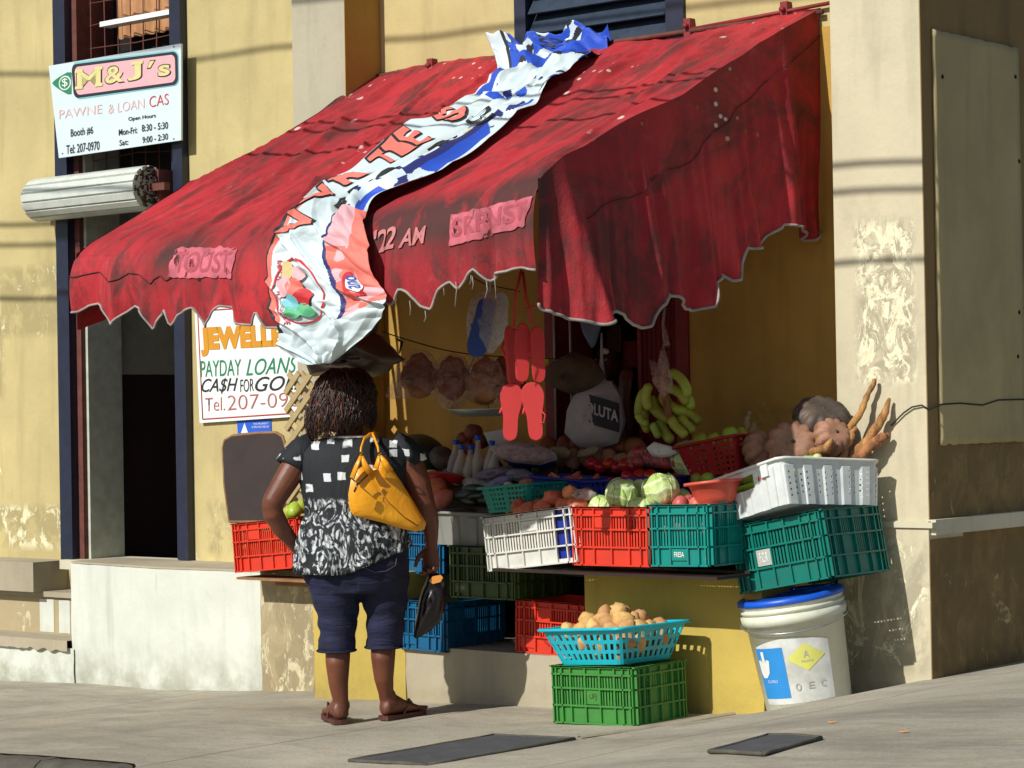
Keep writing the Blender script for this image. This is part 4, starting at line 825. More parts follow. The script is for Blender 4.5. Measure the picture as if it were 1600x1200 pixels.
for k, sgn in enumerate((1, -1)):
    m = MB(); st_ = .128; wd = .029; i = -12
    while i < 22:
        # slat x = c + sgn*(z-lz0), clipped to the panel
        c = lx0+i*st_*.72+(0 if sgn > 0 else .02); pts = []
        za, zb = lz0, lz1
        if sgn > 0: za = max(za, lz0+(lx0-c)); zb = min(zb, lz0+(lx1-c))
        else: za = max(za, lz0+(c-lx1)); zb = min(zb, lz0+(c-lx0))
        if zb-za > .02:
            a = Vector((c+sgn*(za-lz0), -.36+k*.012, za)); b = Vector((c+sgn*(zb-lz0), -.36+k*.012, zb)); d = (b-a).normalized(); nn = Vector((-d.z, 0, d.x))*wd/2; e = Vector((0, .01, 0))
            v_ = [a-nn, a+nn, b+nn, b-nn]; m.add(v_+[q+e for q in v_], [(0, 1, 2, 3), (7, 6, 5, 4), (0, 4, 5, 1), (1, 5, 6, 2), (2, 6, 7, 3), (3, 7, 4, 0)])
        i += 1
    m.build('diagonal_slats', 'lattice', lt, world=True)
# ---------------------------------------------------------------- crates
def crate(name, label, w, d, h, mat, loc, yaw=0, roll=0, pitch=0, group=None, style='grid', plate=None, nf=4, ns=4, text=None, tcol='lab_grey', corner=None, dip=True, opn=()):
    """plastic stacking crate; local origin = front-left-bottom corner, x along the front, y back"""
    rot = Matrix.Rotation(R(yaw), 4, 'Z')@Matrix.Rotation(R(roll), 4, 'Y').inverted()@Matrix.Rotation(R(pitch), 4, 'X')
    t = thing(name, label, 'crate', loc, rot.to_euler(), group); th = .010
    def side(L, fn, n_, plates, opencols):
        # breakpoints: ribs stand proud of slatted or closed cells
        us = [0]; kinds = ['rib']
        cw = (L-.02*2)/n_; x = .02
        us = [0, .02]; 
        cells = []
        for c in range(n_):
            a = .02+c*cw; k = max(2, int(round(cw/.0145)))*2; sub = [a+cw*((i//2)+(.58 if i % 2 else 0))/(k/2) for i in range(1, k+1)]; cells.append((len(us)-1, len(us)-1+k)); us += sub
        us.append(L)
        hz = [0, .02, h*.30, h*.33, h*.60, h*.63, h*.84, h*.87, h]
        def solid(i, j):
            if i == 0 or i == len(us)-2 or j in (0, 2, 4, 6): return True
            for c, (a, b) in enumerate(cells):
                if a <= i < b:
                    if c in opencols: return False
                    if j == 1: return style != 'open'
                    if j == 7: return not (abs(c-(n_-1)/2) < .9 and not plates and n_ < 4 and L < .43)
                    if style == 'mesh': return False if (i-a+j) % 2 else True
                    if (c, j) in plates: return True
                    return (i-a) % 2 == 0
            return True
        m = MB(); m.perf(lambda u, z, q: fn(u, z, q), us, hz, lambda i, j: solid(i, j), th*.45)
        # ribs
        def rb(u0_, u1_, z0_, z1_, dep=.009):
            P = [fn(u0_, z0_, 0), fn(u1_, z0_, 0), fn(u1_, z1_, 0), fn(u0_, z1_, 0)]; Q = [fn(u0_, z0_, -dep), fn(u1_, z0_, -dep), fn(u1_, z1_, -dep), fn(u0_, z1_, -dep)]
            m.add(Q+P, [(0, 1, 2, 3), (0, 4, 5, 1), (1, 5, 6, 2), (2, 6, 7, 3), (3, 7, 4, 0)])
        for zz in (0.0, h*.30, h*.60, h*.84, h-.008): rb(0, L, zz, zz+.007, .012)
        for c in range(n_+1):
            x_ = .02+c*cw-.004; rb(max(0, x_), x_+.007, 0, h, .010)
        for x_ in (0, .012+.035, L-.055, L-.008): rb(x_, x_+.006, 0, h, .012)
        o = m.build('side_panel', mat, t); fixn(o); return o
    f1 = side(w, lambda u, z, n: Vector((u, n, z)), nf, plate or set(), opn)
    side(w, lambda u, z, n: Vector((w-u, d-n, z)), nf, set(), ())
    side(d, lambda u, z, n: Vector((w-n, u, z)), ns, {(1, 3)} if ns > 3 else set(), ())
    side(d, lambda u, z, n: Vector((n, d-u, z)), ns, set(), ())
    m = MB(); k = 7
    for i in range(k): m.box((.006, .01+(d-.02)*i/k, .012), (w-.006, .01+(d-.02)*(i+.72)/k, .018))
    m.box((.004, .004, .004), (w-.004, .03, .016)); m.box((.004, d-.03, .004), (w-.004, d-.004, .016)); m.build('base', mat, t)
    m = MB()
    for a, b in (((-.012, -.012, h-.006), (w+.012, .008, h)), ((-.012, d-.008, h-.006), (w+.012, d+.012, h)), ((-.012, .008, h-.0065), (.008, d-.008, h-.0005)), ((w-.008, .008, h-.0065), (w+.012, d-.008, h-.0005))): m.box(a, b)
    m.build('rim', mat, t)
    if plate:
        for (c, j) in list(plate)[:1]:
            cw = (w-.04)/nf; hz = {1: (.02, h*.30), 3: (h*.33, h*.60), 5: (h*.63, h*.84)}[j]; a = .02+c*cw
            m = MB(); m.box((a+.004, -.006, hz[0]+.004), (a+cw-.006, -.001, hz[1]-.004)); m.build('label_plate', text and corner or mat, t)
            if text: text_mesh(text, (a+.018, hz[0]+.018, a+cw-.02, hz[1]-.016), lambda x, z: Vector((x, -.0075, z)), 0, .01, 0, tcol, 'lettering', t, world=False)
    return t
def wpt(t, p): return PM[t.name]@Vector(p)
SH = 'crates lined up on the front shelf'
YC = -1.02
cw_ = crate('plastic_crate', 'white slatted crate of sweet potatoes, tilted at the left end of the front shelf', .50, .33, .235, 'p_white', PY(765, 893, YC), 0, 6.5, group=SH, plate={(2, 5)}, nf=5, text='I.E.S', tcol='lab_grey', corner='p_white', opn=(4,))
# the blue sheet inside its right part
bs = MB(); bs.box((.385, .013, .012), (.488, .017, .225)); bs.box((.484, .017, .012), (.488, .30, .225)); o = bs.build('blue_liner', 'p_royal', cw_)
cr_ = crate('plastic_crate', 'bright red-orange crate heaped with cabbages in the middle of the front shelf', .405, .34, .245, 'p_red', PY(898, 883, YC), 0, .5, group=SH, plate={(1, 5)}, nf=4)
ctl = crate('plastic_crate', 'teal crate of pink onions at the right end of the front shelf', .30, .42, .25, 'p_teal', PY(1017, 885, YC), 0, 1.5, group=SH, plate={(1, 1)}, nf=3, text='FRESA', tcol='c_white', corner='p_teal')
cg = crate('plastic_crate', 'wide dark teal crate balanced tilted on the lidded bucket', .435, .425, .275, 'p_teal2', PY(1160, 928, -.80), 0, 10.5, 0, plate={(1, 3)}, nf=5, ns=4, text='F.C.R', tcol='c_white', corner='lab_grey')
cgn_p = on_ground(868, 1130)
cgn = crate('plastic_crate', 'green crate on the pavement under the turquoise basket', .415, .335, .235, 'p_green', cgn_p+Vector((0, 0, .003)), 0, 2, plate={(2, 3)}, nf=5, ns=4, text='UFJ', tcol='p_olive', corner='p_green')
LOW = 'crates stacked on the low step under the counter'
PY0 = lambda u, v, y: PY(u, v, y)
crate('plastic_crate', 'olive crate with lattice sides, on top of the blue crate below the counter', .385, .36, .235, 'p_olive', PY(706, 933, -.76), 0, 0, group=LOW, nf=4, plate={(1, 1), (2, 1), (0, 1), (3, 1)}, style='mesh', text='SABAL MARKET', tcol='lab_grey', corner='p_olive')
crate('plastic_crate', 'dark blue crate on the low step, partly behind the black bag', .27, .40, .225, 'p_blue', PY(628, 1013, -.76), 0, -1, group=LOW, nf=3, plate={(0, 1), (1, 1), (2, 1)})
crate('plastic_crate', 'red crate standing on the low step behind the turquoise basket', .40, .3, .235, 'p_red', PY(808, 1018, -.72), 0, -1.5, group=LOW, nf=4, plate={(1, 5), (0, 1), (1, 1), (2, 1)})
crate('plastic_crate', 'blue crate wedged behind the woman’s right hand', .34, .30, .22, 'p_blue', PY(606, 893, -.66), 0, -1, group=LOW, nf=3)
cl_ = crate('plastic_crate', 'bright orange-red crate of mangoes at the left of the stall, beside the brown board', .46, .30, .245, 'p_red', PY(370, 895, -.62), 0, 5, nf=5, plate={(1, 5)})
m = MB(); a = PY(374, 898, -.60); m.box((a.x, -.62, a.z-.022), (a.x+.50, -.30, a.z-.01)); m.box((a.x+.1, -.45, a.z-.06), (a.x+.5, -.0, a.z-.028)); tag(m.build('plank', 'wood'), 'rough wooden plank carrying the left orange crate', 'plank')
# ---------------------------------------------------------------- trays and baskets
def basket(name, label, cat, w, d, h, flare, mat, loc, yaw=0, roll=0, pitch=0, rows=3, slot=.014, kind='slot', group=None, rimw=.016, handle=False):
    rot = Matrix.Rotation(R(yaw), 4, 'Z')@Matrix.Rotation(R(roll), 4, 'Y').inverted()@Matrix.Rotation(R(pitch), 4, 'X')
    t = thing(name, label, cat, loc, rot.to_euler(), group); rc_ = .03
    # perimeter of a rounded rectangle; local origin = bottom centre
    def per(u, ex):
        W, D = w/2+ex, d/2+ex; pts = []
        segs = [(-W+rc_, -D, W-rc_, -D), None, (W, -D+rc_, W, D-rc_), None, (W-rc_, D, -W+rc_, D), None, (-W, D-rc_, -W, -D+rc_), None]
        return segs
    Lw, Ld, La = w-2*rc_, d-2*rc_, math.pi*rc_/2; tot = 2*(Lw+Ld)+4*La
    def pt(u, ex):
        u = (u % 1)*tot; W, D = w/2+ex, d/2+ex; parts = [('l', Lw), ('a', La), ('l', Ld), ('a', La), ('l', Lw), ('a', La), ('l', Ld), ('a', La)]; i = 0
        for k_, (ty, ln) in enumerate(parts):
            if u <= ln or k_ == 7: break
            u -= ln
        f = min(1, u/ln)
        C_ = [(-W+rc_, -D), None, (W, -D+rc_), None, (W-rc_, D), None, (-W, D-rc_), None]; E_ = [(W-rc_, -D), None, (W, D-rc_), None, (-W+rc_, D), None, (-W, -D+rc_), None]
        if ty == 'l': a, b = C_[k_], E_[k_]; return Vector((lerp(a[0], b[0], f), lerp(a[1], b[1], f), 0))
        cc = [(W-rc_, -D+rc_, -90), (W-rc_, D-rc_, 0), (-W+rc_, D-rc_, 90), (-W+rc_, -D+rc_, 180)][k_//2]; an = R(cc[2]+90*f); return Vector((cc[0]+rc_*math.cos(an), cc[1]+rc_*math.sin(an), 0))
    n_ = int(tot/slot)//2*2; us = [i/n_ for i in range(n_+1)]
    if kind == 'slot':
        zs = [0]; kinds = []
        for r_ in range(rows): zs += [h*(.14+.80*r_/rows), h*(.14+.80*(r_+.62)/rows)]
        zs.append(h)
        solid = lambda i, j: (j % 2 == 0) or (i % 2 == 0)
    elif kind == 'mesh':
        nz = max(4, int(h/slot)//2*2+1); zs = [h*i/nz for i in range(nz+1)]; solid = lambda i, j: (j % 2 == 0) or (i % 2 == 0) or j >= nz-1 or (i % (n_//8) < 2)
    else:
        nz = max(6, int(h/slot)); zs = [h*i/nz for i in range(nz+1)]
        solid = lambda i, j: us[i]*tot < Lw*1.02 and not (kind == 'dots' and handle and Lw*.30 < us[i]*tot < Lw*.72 and nz*.50 < j < nz*.80) or us[i]*tot >= Lw*1.02 and not (j > nz*.15 and j < nz*.75 and i % 4 == 1 and j % 3 == (i//4) % 3 and (i//4) % 5 != 0)
    def fn(u, z, q):
        e = flare*(z/h)+q
        if kind == 'dots': e += .006*(1 if math.sin((u*tot)*2*math.pi/.095) > 0 else 0)*(1 if z < h*.86 else 0)
        p = pt(u, e); p.z = z; return p
    m = MB(); m.perf(fn, us, zs, solid, .0035, closed=True); fixn(m.build('basket_wall' if kind != 'dots' else 'tray_wall', mat, t))
    m = MB(); k = 48
    m.rings([[pt(i/k, e)+Vector((0, 0, z)) for i in range(k)] for e, z in ((flare-.001, h-.008), (flare+rimw, h-.010), (flare+rimw+.002, h-.002), (flare+rimw-.004, h+.003), (flare-.002, h+.002), (flare-.003, h-.008))], False, 0); m.build('rim', mat, t)
    m = MB(); pts = [pt(i/k, 0) for i in range(k)]; m.add([Vector((p.x, p.y, .002)) for p in pts]+[Vector((p.x, p.y, .006)) for p in pts], [tuple(range(k)), tuple(range(2*k-1, k-1, -1))]+[(i, (i+1) % k, (i+1) % k+k, i+k) for i in range(k)]); m.build('base', mat, t)
    if handle:
        for sx in (-1, 1):
            m = MB(); m.box((sx*.185-.02, -d/2-flare-.012, h-.06), (sx*.185+.02, -d/2-flare+.01, h)); m.build('handle', mat, t)
    return t
topg = wpt(cgn, (.415/2, .335/2, .235))
tb = basket('plastic_basket', 'flared turquoise basket of potatoes on the green crate', 'basket', .34, .30, .15, .055, 'p_cyan', topg+Vector((.0, -.01, .004)), -6, 4, 0, rows=3, slot=.0135)
def pbase(u, v, y): return PY(u, v, y)
mb_ = basket('plastic_basket', 'small teal mesh basket of yellow-green peppers behind the white crate', 'basket', .27, .22, .115, .022, 'p_mesh', PY(823, 805, -.72)+Vector((0, 0, .02)), -8, 4, 0, kind='mesh', slot=.010)
rb_ = basket('plastic_basket', 'dark red mesh basket of green vegetables tilted on the back display', 'basket', .26, .20, .15, .035, 'p_crimson', PY(1138, 742, -.40), -4, 9, 0, kind='mesh', slot=.012)
bb1 = basket('plastic_basket', 'plain royal blue tub on the display, left of the tomatoes', 'basket', .26, .20, .10, .02, 'p_royal', PY(893, 780, -.52), -3, -3, 0, kind='solid' if False else 'mesh', slot=.03)
bb2 = basket('plastic_basket', 'royal blue basket of tomatoes on the display behind the cabbages', 'basket', .44, .22, .12, .025, 'p_royal', PY(1003, 790, -.50), 0, 3, 0, kind='mesh', slot=.013)
# perforated white tray riding on the wide teal crate
ttop = wpt(cg, (.21, .22, .275))
tray = basket('perforated_tray', 'white perforated tray with a cut-out handle, tilted on top of the wide teal crate', 'crate', .50, .50, .185, .022, 'p_tray', ttop+Vector((-.055, -.01, -.010)), -13, 14, -3, kind='dots', slot=.0075, rimw=.014, handle=True)
m = MB(); m.prism([(-.11, .095), (-.06, .088), (.0, .098), (.06, .09), (.11, .10), (.10, .150), (.05, .143), (0, .150), (-.06, .142), (-.10, .150)], -.268, -.2645, 'y'); pass
for k_ in range(3):
    m = MB(); m.box((.125+k_*.028, -.270, .12), (.138+k_*.028, -.262, .172)); m.build('vent_slot', 'p_red' if k_ < 2 else 'lab_grey', tray)
gt_ = basket('perforated_tray', 'shaded grey perforated tray under the dark cucumbers', 'crate', .34, .30, .15, .018, 'p_grey', PY(748, 850, -.62)+Vector((0, .03, .0)), 0, -1, 0, kind='dots', slot=.008)
m = MB(); a = PY(700, 862, -.62)
# ---------------------------------------------------------------- bucket
bp = PY(1266, 1110, -.66); bp.z = gz(bp.x, bp.y)-.012
axis = (r0*-.155+Vector((0, 0, 1))).normalized(); rotb = axis.to_track_quat('Z', 'Y').to_matrix().to_4x4()
bk = thing('lidded_bucket', 'big white plastic bucket with a blue lid under the wide teal crate', 'bucket', bp, rotb.to_euler())
BH = .475
prof = [(.001, 0), (.166, 0), (.173, .008), (.197, BH*.78), (.213, BH*.785), (.215, BH*.86), (.205, BH*.865), (.205, BH*.88), (.212, BH*.885), (.213, BH*.91), (.205, BH*.915), (.205, BH*.93), (.210, BH*.935), (.210, BH*.962), (.19, BH*.965)]
m = MB(); m.lathe(prof, 56); m.build('tub', 'p_bucket', bk)
m = MB(); m.lathe([(.213, BH*.95), (.218, BH*.955), (.216, BH*.995), (.205, BH*1.005), (.195, BH*.985), (.001, BH*.985)], 56); m.build('lid', 'p_lid', bk)
toc = Vector((CAM.x-bp.x, CAM.y-bp.y, 0)); ca = math.atan2(toc.y, toc.x); invb = (rotb.to_3x3()).inverted(); tl_ = invb@toc; ca = math.atan2(tl_.y, tl_.x)
def bfn(a, z, o=.0015): r = lerp(.173, .197, z/(BH*.78))+o; an = ca+R(a); return Vector((r*math.cos(an), r*math.sin(an), z))
def bpatch(a0, a1, z0, z1, mat, o, nm, top=None):
    m = MB(); m.grid(lambda s, t: bfn(lerp(a0, a1, s), lerp(z0, z1, t)+(top(s)*t if top else 0), o), 20, 8); return m.build(nm, mat, bk)
M['lab_worn'] = smudge('worn_white_label', (216, 218, 214), .75, (186, 188, 180))
bpatch(-62, 38, .055, .29, 'lab_worn', .001, 'paper_label', lambda s: .03*math.sin(math.pi*s))
bpatch(-62, -20, .08, .285, 'lab_blue', .002, 'blue_label'); 
m = MB()
for pts in ([(-56, .165), (-50, .165), (-44, .185), (-41, .235), (-46, .24), (-48, .225), (-48, .272), (-53, .272), (-53, .23), (-57, .24), (-60, .235), (-59, .185)],):
    m.add([bfn(a, z, .004) for a, z in pts], [tuple(range(len(pts)))])
m.build('glove_emblem', 'c_white', bk)
m = MB(); m.grid(lambda s, t: bfn(7+(s-.5)*2*24*(1-abs(2*t-1)*.98), .235+(t-.5)*.11, .0025), 14, 14); m.build('yellow_diamond', 'lab_yel', bk)
def btx(txt, a0, a1, z0, z1, mat): return text_mesh(txt, (a0, z0, a1, z1), lambda x, z: bfn(x, z, .0042), 4, .0, 0, mat, 'lettering', bk, world=False)
btx('A', 4, 11, .232, .262, 'lab_grey'); btx('PELIGRO', 1, 15, .215, .223, 'lab_grey'); btx('0', -12, -5, .105, .135, 'lab_grey'); btx('E', 4, 12, .108, .135, 'lab_grey'); btx('C', 20, 27, .108, .135, 'lab_grey'); btx('CLORO', -50, -34, .145, .156, 'c_white'); btx('l l l l', -52, -26, .14, .15, 'c_white') if False else None
m = MB(); a = [bfn(-95+i*10, BH*.80-.04*math.sin(math.pi*i/19), .020) for i in range(20)]; m.tube(a, .004, 6); m.build('wire_handle', 'steel', bk)
# ---------------------------------------------------------------- produce
rnd = random.Random(11)
def rr3(): return (rnd.uniform(0, 6.28), rnd.uniform(0, 6.28), rnd.uniform(0, 6.28))
def proto(name, mat, rad, label, cat, group, amp=.12, n=14, mm=9, freq=1.6, seed=1, shape=None, loc=(0, 0, 0)):
    m = MB(); m.blob((0, 0, 0), rad, seed, amp, n, mm, freq, shape=shape); o = m.build(name, mat); tag(o, label, cat, group); o.location = loc; o.rotation_euler = rr3(); return o
def heap(protos, spots):
    first = {}
    for i, (p, rot, sc) in enumerate(spots):
        o = protos[i % len(protos)]
        if o.name not in first: first[o.name] = 1; o.location = p; o.rotation_euler = rot or rr3(); o.scale = (sc,)*3
        else: dup(o, p, rot or rr3(), scale=(sc,)*3)
def local_spots(t, w, d, z0, layers, step, jit=.3, sc=(.85, 1.15), x0=0, y0=0):
    out = []
    for li, (fx, fy, dz) in enumerate(layers):
        nx = max(1, int(w*fx/step)); ny = max(1, int(d*fy/step))
        for i in range(nx):
            for j in range(ny):
                x = x0+w/2+(i-(nx-1)/2)*step+rnd.uniform(-jit, jit)*step; y = y0+d/2+(j-(ny-1)/2)*step+rnd.uniform(-jit, jit)*step
                out.append((wpt(t, (x, y, z0+dz+rnd.uniform(-.1, .1)*step)), None, rnd.uniform(*sc)))
    return out
lab = 'potato heaped in the turquoise basket'
ps = [proto('potato', 'potato', (.048, .034, .031), lab, 'potato', 'potatoes in the turquoise basket', seed=s) for s in (1, 2, 3)]
heap(ps, local_spots(tb, .40, .34, .04, ((.8, .8, 0), (1, 1, .045), (1, .95, .09), (.78, .75, .125), (.4, .45, .155)), .066, x0=-.20, y0=-.17))
lab = 'sweet potato heaped in the tilted white crate'
def swshape(d, a): return 1-.35*abs(d.x)**3
ps = [proto('sweet_potato', 'sweetpot', (.072, .038, .036), lab, 'sweet potato', 'sweet potatoes in the white crate', seed=s, shape=swshape) for s in (4, 5)]
heap(ps, local_spots(cw_, .36, .30, .13, ((1, 1, 0), (1, 1, .06), (.8, .7, .115)), .088, x0=.02, y0=.02))
ext = [(PY(822, 800, -.98), (0.1, -.35, .3), 1.1), (PY(850, 792, -.97), (0.1, -.4, .2), .9), (PY(866, 778, -.96), (0, .2, 1), .95), (PY(893, 772, -.95), (0, .5, 1.5), .9), (PY(918, 775, -.93), (.3, 0, 2.), .95), (PY(903, 790, -.98), (0, .1, .5), .9), (PY(880, 789, -.98), (0, .1, 2.5), .9)]
heap(ps, [(p, r_, s_) for p, r_, s_ in ext])
for o in ps: pass
lab = 'pink onion in the teal crate'
ps = [proto('onion', 'onion', (.038, .036, .033), lab, 'onion', 'pink onions in the teal crate', amp=.05, seed=s) for s in (6, 7)]
heap(ps, local_spots(ctl, .28, .40, .16, ((1, 1, 0), (1, 1, .05), (.85, .8, .085)), .068, x0=.01, y0=.01))
lab = 'ripe tomato in the blue basket'
ps = [proto('tomato', 'tomato', (.034, .034, .029), lab, 'tomato', 'tomatoes in the blue basket', amp=.03, seed=8)]
heap(ps, local_spots(bb2, .42, .20, .05, ((1, 1, 0), (1, 1, .045), (.6, .6, .08)), .072, x0=-.21, y0=-.10))
lab = 'yellow-green pepper in the teal mesh basket'
ps = [proto('pepper', 'pepper', (.026, .018, .018), lab, 'pepper', 'peppers in the mesh basket', amp=.1, n=9, mm=6, seed=9)]
heap(ps, local_spots(mb_, .26, .20, .02, ((1, 1, 0), (1, 1, .03), (.9, .9, .058)), .045, x0=-.13, y0=-.10))
lab = 'green vegetable in the red mesh basket'
ps = [proto('green_vegetable', 'mango', (.045, .036, .034), lab, 'vegetable', 'greens in the red basket', amp=.1, seed=12)]
heap(ps, local_spots(rb_, .26, .20, .04, ((1, 1, 0), (1, 1, .055), (.9, .8, .11)), .075, x0=-.13, y0=-.10))
lab = 'mango in the orange-red crate left of the woman'
ps = [proto('mango', 'mango', (.05, .038, .036), lab, 'mango', 'mangoes in the left crate', amp=.06, seed=13)]
heap(ps, local_spots(cl_, .44, .28, .08, ((1, 1, 0), (1, 1, .06), (.9, .8, .115), ), .082, x0=.01, y0=.01)+[(PY(461, 797, -.55), None, 1), (PY(474, 791, -.50), None, 1), (PY(452, 801, -.5), None, 1)])
lab = 'dark cucumber on the shaded grey tray'
ps = [proto('cucumber', 'cuke', (.09, .024, .024), lab, 'cucumber', 'cucumbers on the grey tray', amp=.05, seed=14)]
heap(ps, [(PY(u, v, -.52), (rnd.uniform(-.3, .3), rnd.uniform(-.2, .2), rnd.uniform(-.5, .5)), 1) for u, v in ((728, 782), (742, 776), (756, 783), (738, 768), (765, 774), (720, 774), (750, 764), (776, 768), (790, 762))])
for i, (u, v, lb, mt) in enumerate(((676, 765, 'salmon-pink papaya on the left tray, highest of the pair', 'sweetpot'), (688, 782, 'pale pink and yellow papaya at the front edge of the left tray', 'onion'))):
    o = proto('papaya', mt, (.075, .045, .045), lb, 'papaya', None, amp=.06, seed=20+i, loc=PY(u, v, -.55)); o.rotation_euler = (0, -.5, .3)
# cabbages: ball with wrapped leaves
def make_cabbage(label, loc, r, rot, group=None):
    t = thing('cabbage', label, 'cabbage', loc, rot, group); m = MB(); m.blob((0, 0, 0), (r, r, r*.92), 3, .03, 26, 16, 2); m.build('head', 'cabbage', t)
    for k in range(5):
        a0 = k*1.35+.3; m = MB()
        def lf(s, q, a0=a0, k=k):
            th_ = (s-.5)*1.9; ph = -1.25+q*2.15; rr_ = r*(1.02+.03*math.sin(s*17+k)*q+.05*max(0, q-.75)*3+.015*noise.noise(Vector((s*6, q*6, k)))+.02*k/5)
            wq = math.sin(math.pi*min(1, .12+q*.85))**.5
            an = a0+th_*wq*.75; return Vector((rr_*math.cos(ph)*math.cos(an), rr_*math.cos(ph)*math.sin(an), rr_*math.sin(ph)*.94))
        m.grid(lf, 14, 14); o = m.build('leaf', 'cabbage', t); md = o.modifiers.new('s', 'SOLIDIFY'); md.thickness = .0022
    return t
for i, (u, v, y, r, lb) in enumerate(((972, 772, -.93, .068, 'round pale cabbage at the left of the cabbage heap'), (1032, 766, -.90, .076, 'largest cabbage, at the right of the heap on the red crate'), (1003, 771, -.82, .062, 'yellow-green cabbage wedged behind the two big ones'), (940, 793, -.93, .055, 'half-hidden cabbage low at the left rim of the red crate'), (1000, 795, -.96, .055, 'small pale cabbage low in the front of the red crate'), (1062, 782, -.80, .05, 'shaded olive-green cabbage beside the coral bowl'), (955, 800, -.8, .05, 'cabbage deep in the left of the red crate'), (1030, 800, -.85, .05, 'cabbage deep in the right of the red crate'))):
    make_cabbage(lb, PY(u, v, y), r, (rnd.uniform(-.6, .6), rnd.uniform(-.6, .6), rnd.uniform(0, 6)))
# pumpkins
def pumpkin(label, loc, r, mat, rot, rz=.72):
    t = thing('pumpkin', label, 'pumpkin', loc, rot); m = MB(); prof = [(r*math.sin(math.pi*i/16)**.75, -r*rz*math.cos(math.pi*i/16)*(1-.25*math.exp(-(min(i, 16-i)/2)**2))) for i in range(17)]
    m.lathe(prof, 80, cap=False, ribs=lambda a: 1-.13*abs(math.cos(a*5.5))**5+.01*math.sin(a*3)); m.build('flesh', mat, t)
    m = MB(); m.tube([(0, 0, r*rz*.66), (0, 0, r*rz*.8)], [.014, .008], 7); m.build('stem', 'pumpkin2', t); return t
pumpkin('dusty ribbed pumpkin with its flower end facing out, largest of the back row', PY(1238, 698, -.50), .115, 'pumpkin', (R(68), 0, R(38)))
pumpkin('brown pumpkin between the red basket and the largest pumpkin', PY(1192, 706, -.46), .095, 'pumpkin', (R(60), .3, R(70)))
pumpkin('dark grey-green pumpkin at the top of the heap against the pilaster', PY(1284, 655, -.36), .125, 'pumpkin2', (R(20), .5, 0), .62)
pumpkin('orange-brown pumpkin squeezed under the dark one by the pilaster', PY(1300, 683, -.42), .085, 'pumpkin', (R(60), .2, 1))
# melons and cabbage in bag
o = proto('watermelon', 'melon', (.15, .11, .105), 'large dark green watermelon behind the woman’s shoulder', 'watermelon', None, amp=.02, n=24, mm=16, seed=30, loc=PY(652, 712, -.30)); o.rotation_euler = (0, 0, .2)
o = proto('melon', 'pumpkin2', (.07, .06, .055), 'brownish squash beside the watermelon', 'squash', None, amp=.04, n=20, mm=12, seed=31, loc=PY(692, 716, -.36)); o.rotation_euler = (0, .4, 0)
o = proto('corn_cob', 'pepper', (.05, .018, .018), 'small yellow pepper lying below the watermelon', 'pepper', None, amp=.05, seed=32, loc=PY(680, 741, -.44)); o.rotation_euler = (0, .3, .2); o.name = 'yellow_pepper'
make_cabbage('pale green cabbage in the shade beside the red mesh basket', PY(1078, 716, -.36), .085, (.3, 0, 0))
o = proto('pale_melon', 'cabbage', (.10, .075, .07), 'pale elongated melon lying under the bananas', 'melon', None, amp=.03, n=20, mm=12, seed=33, loc=PY(1100, 735, -.42)); o.rotation_euler = (0, .5, .4)
# tomatoes in knotted clear bag
tg = thing('tomato_bag', 'knotted clear bag of tomatoes resting on the blue basket', 'bag', PY(1012, 712, -.40))
m = MB()
for u, v in ((990, 712), (1003, 706), (1018, 716), (1032, 720), (1045, 724), (1000, 722), (1062, 722)): m.blob(PY(u, v, -.40)+Vector((0, rnd.uniform(-.02, .02), 0)), (.03, .03, .028), 1, .03)
m.build('tomatoes', 'tomato', tg, world=True)
m = MB(); m.puffy([PY(u, v, -.41) for u, v in ((978, 722), (984, 704), (1000, 698), (1020, 696), (1045, 700), (1068, 712), (1074, 728), (1050, 733), (1010, 730), (988, 728))], .055, wr=.25); m.build('film', 'film2', tg, world=True)
m = MB(); m.puffy([PY(u, v, -.46) for u, v in ((1018, 712), (1010, 700), (1022, 690), (1036, 694), (1050, 698), (1058, 708), (1046, 714), (1032, 716))], .022, wr=.4, seed=3); m.build('knot', 'c_white', tg, world=True)
# coral bowl
a = PY(1120, 796, -.88); t = thing('plastic_bowl', 'coral pink plastic bowl in the teal crate beside the white tray', 'bowl', a, (0, R(-6), 0)); m = MB(); m.lathe([(.001, 0), (.06, 0), (.085, .05), (.105, .105), (.120, .108), (.121, .113), (.104, .112), (.078, .05), (.055, .008), (.001, .008)], 36); m.build('bowl_body', 'p_coral', t); m = MB(); m.lathe([(.118, .104), (.124, .104), (.124, .116), (.118, .116), (.118, .104)], 36, cap=False); m.build('rim', 'p_coral', t)
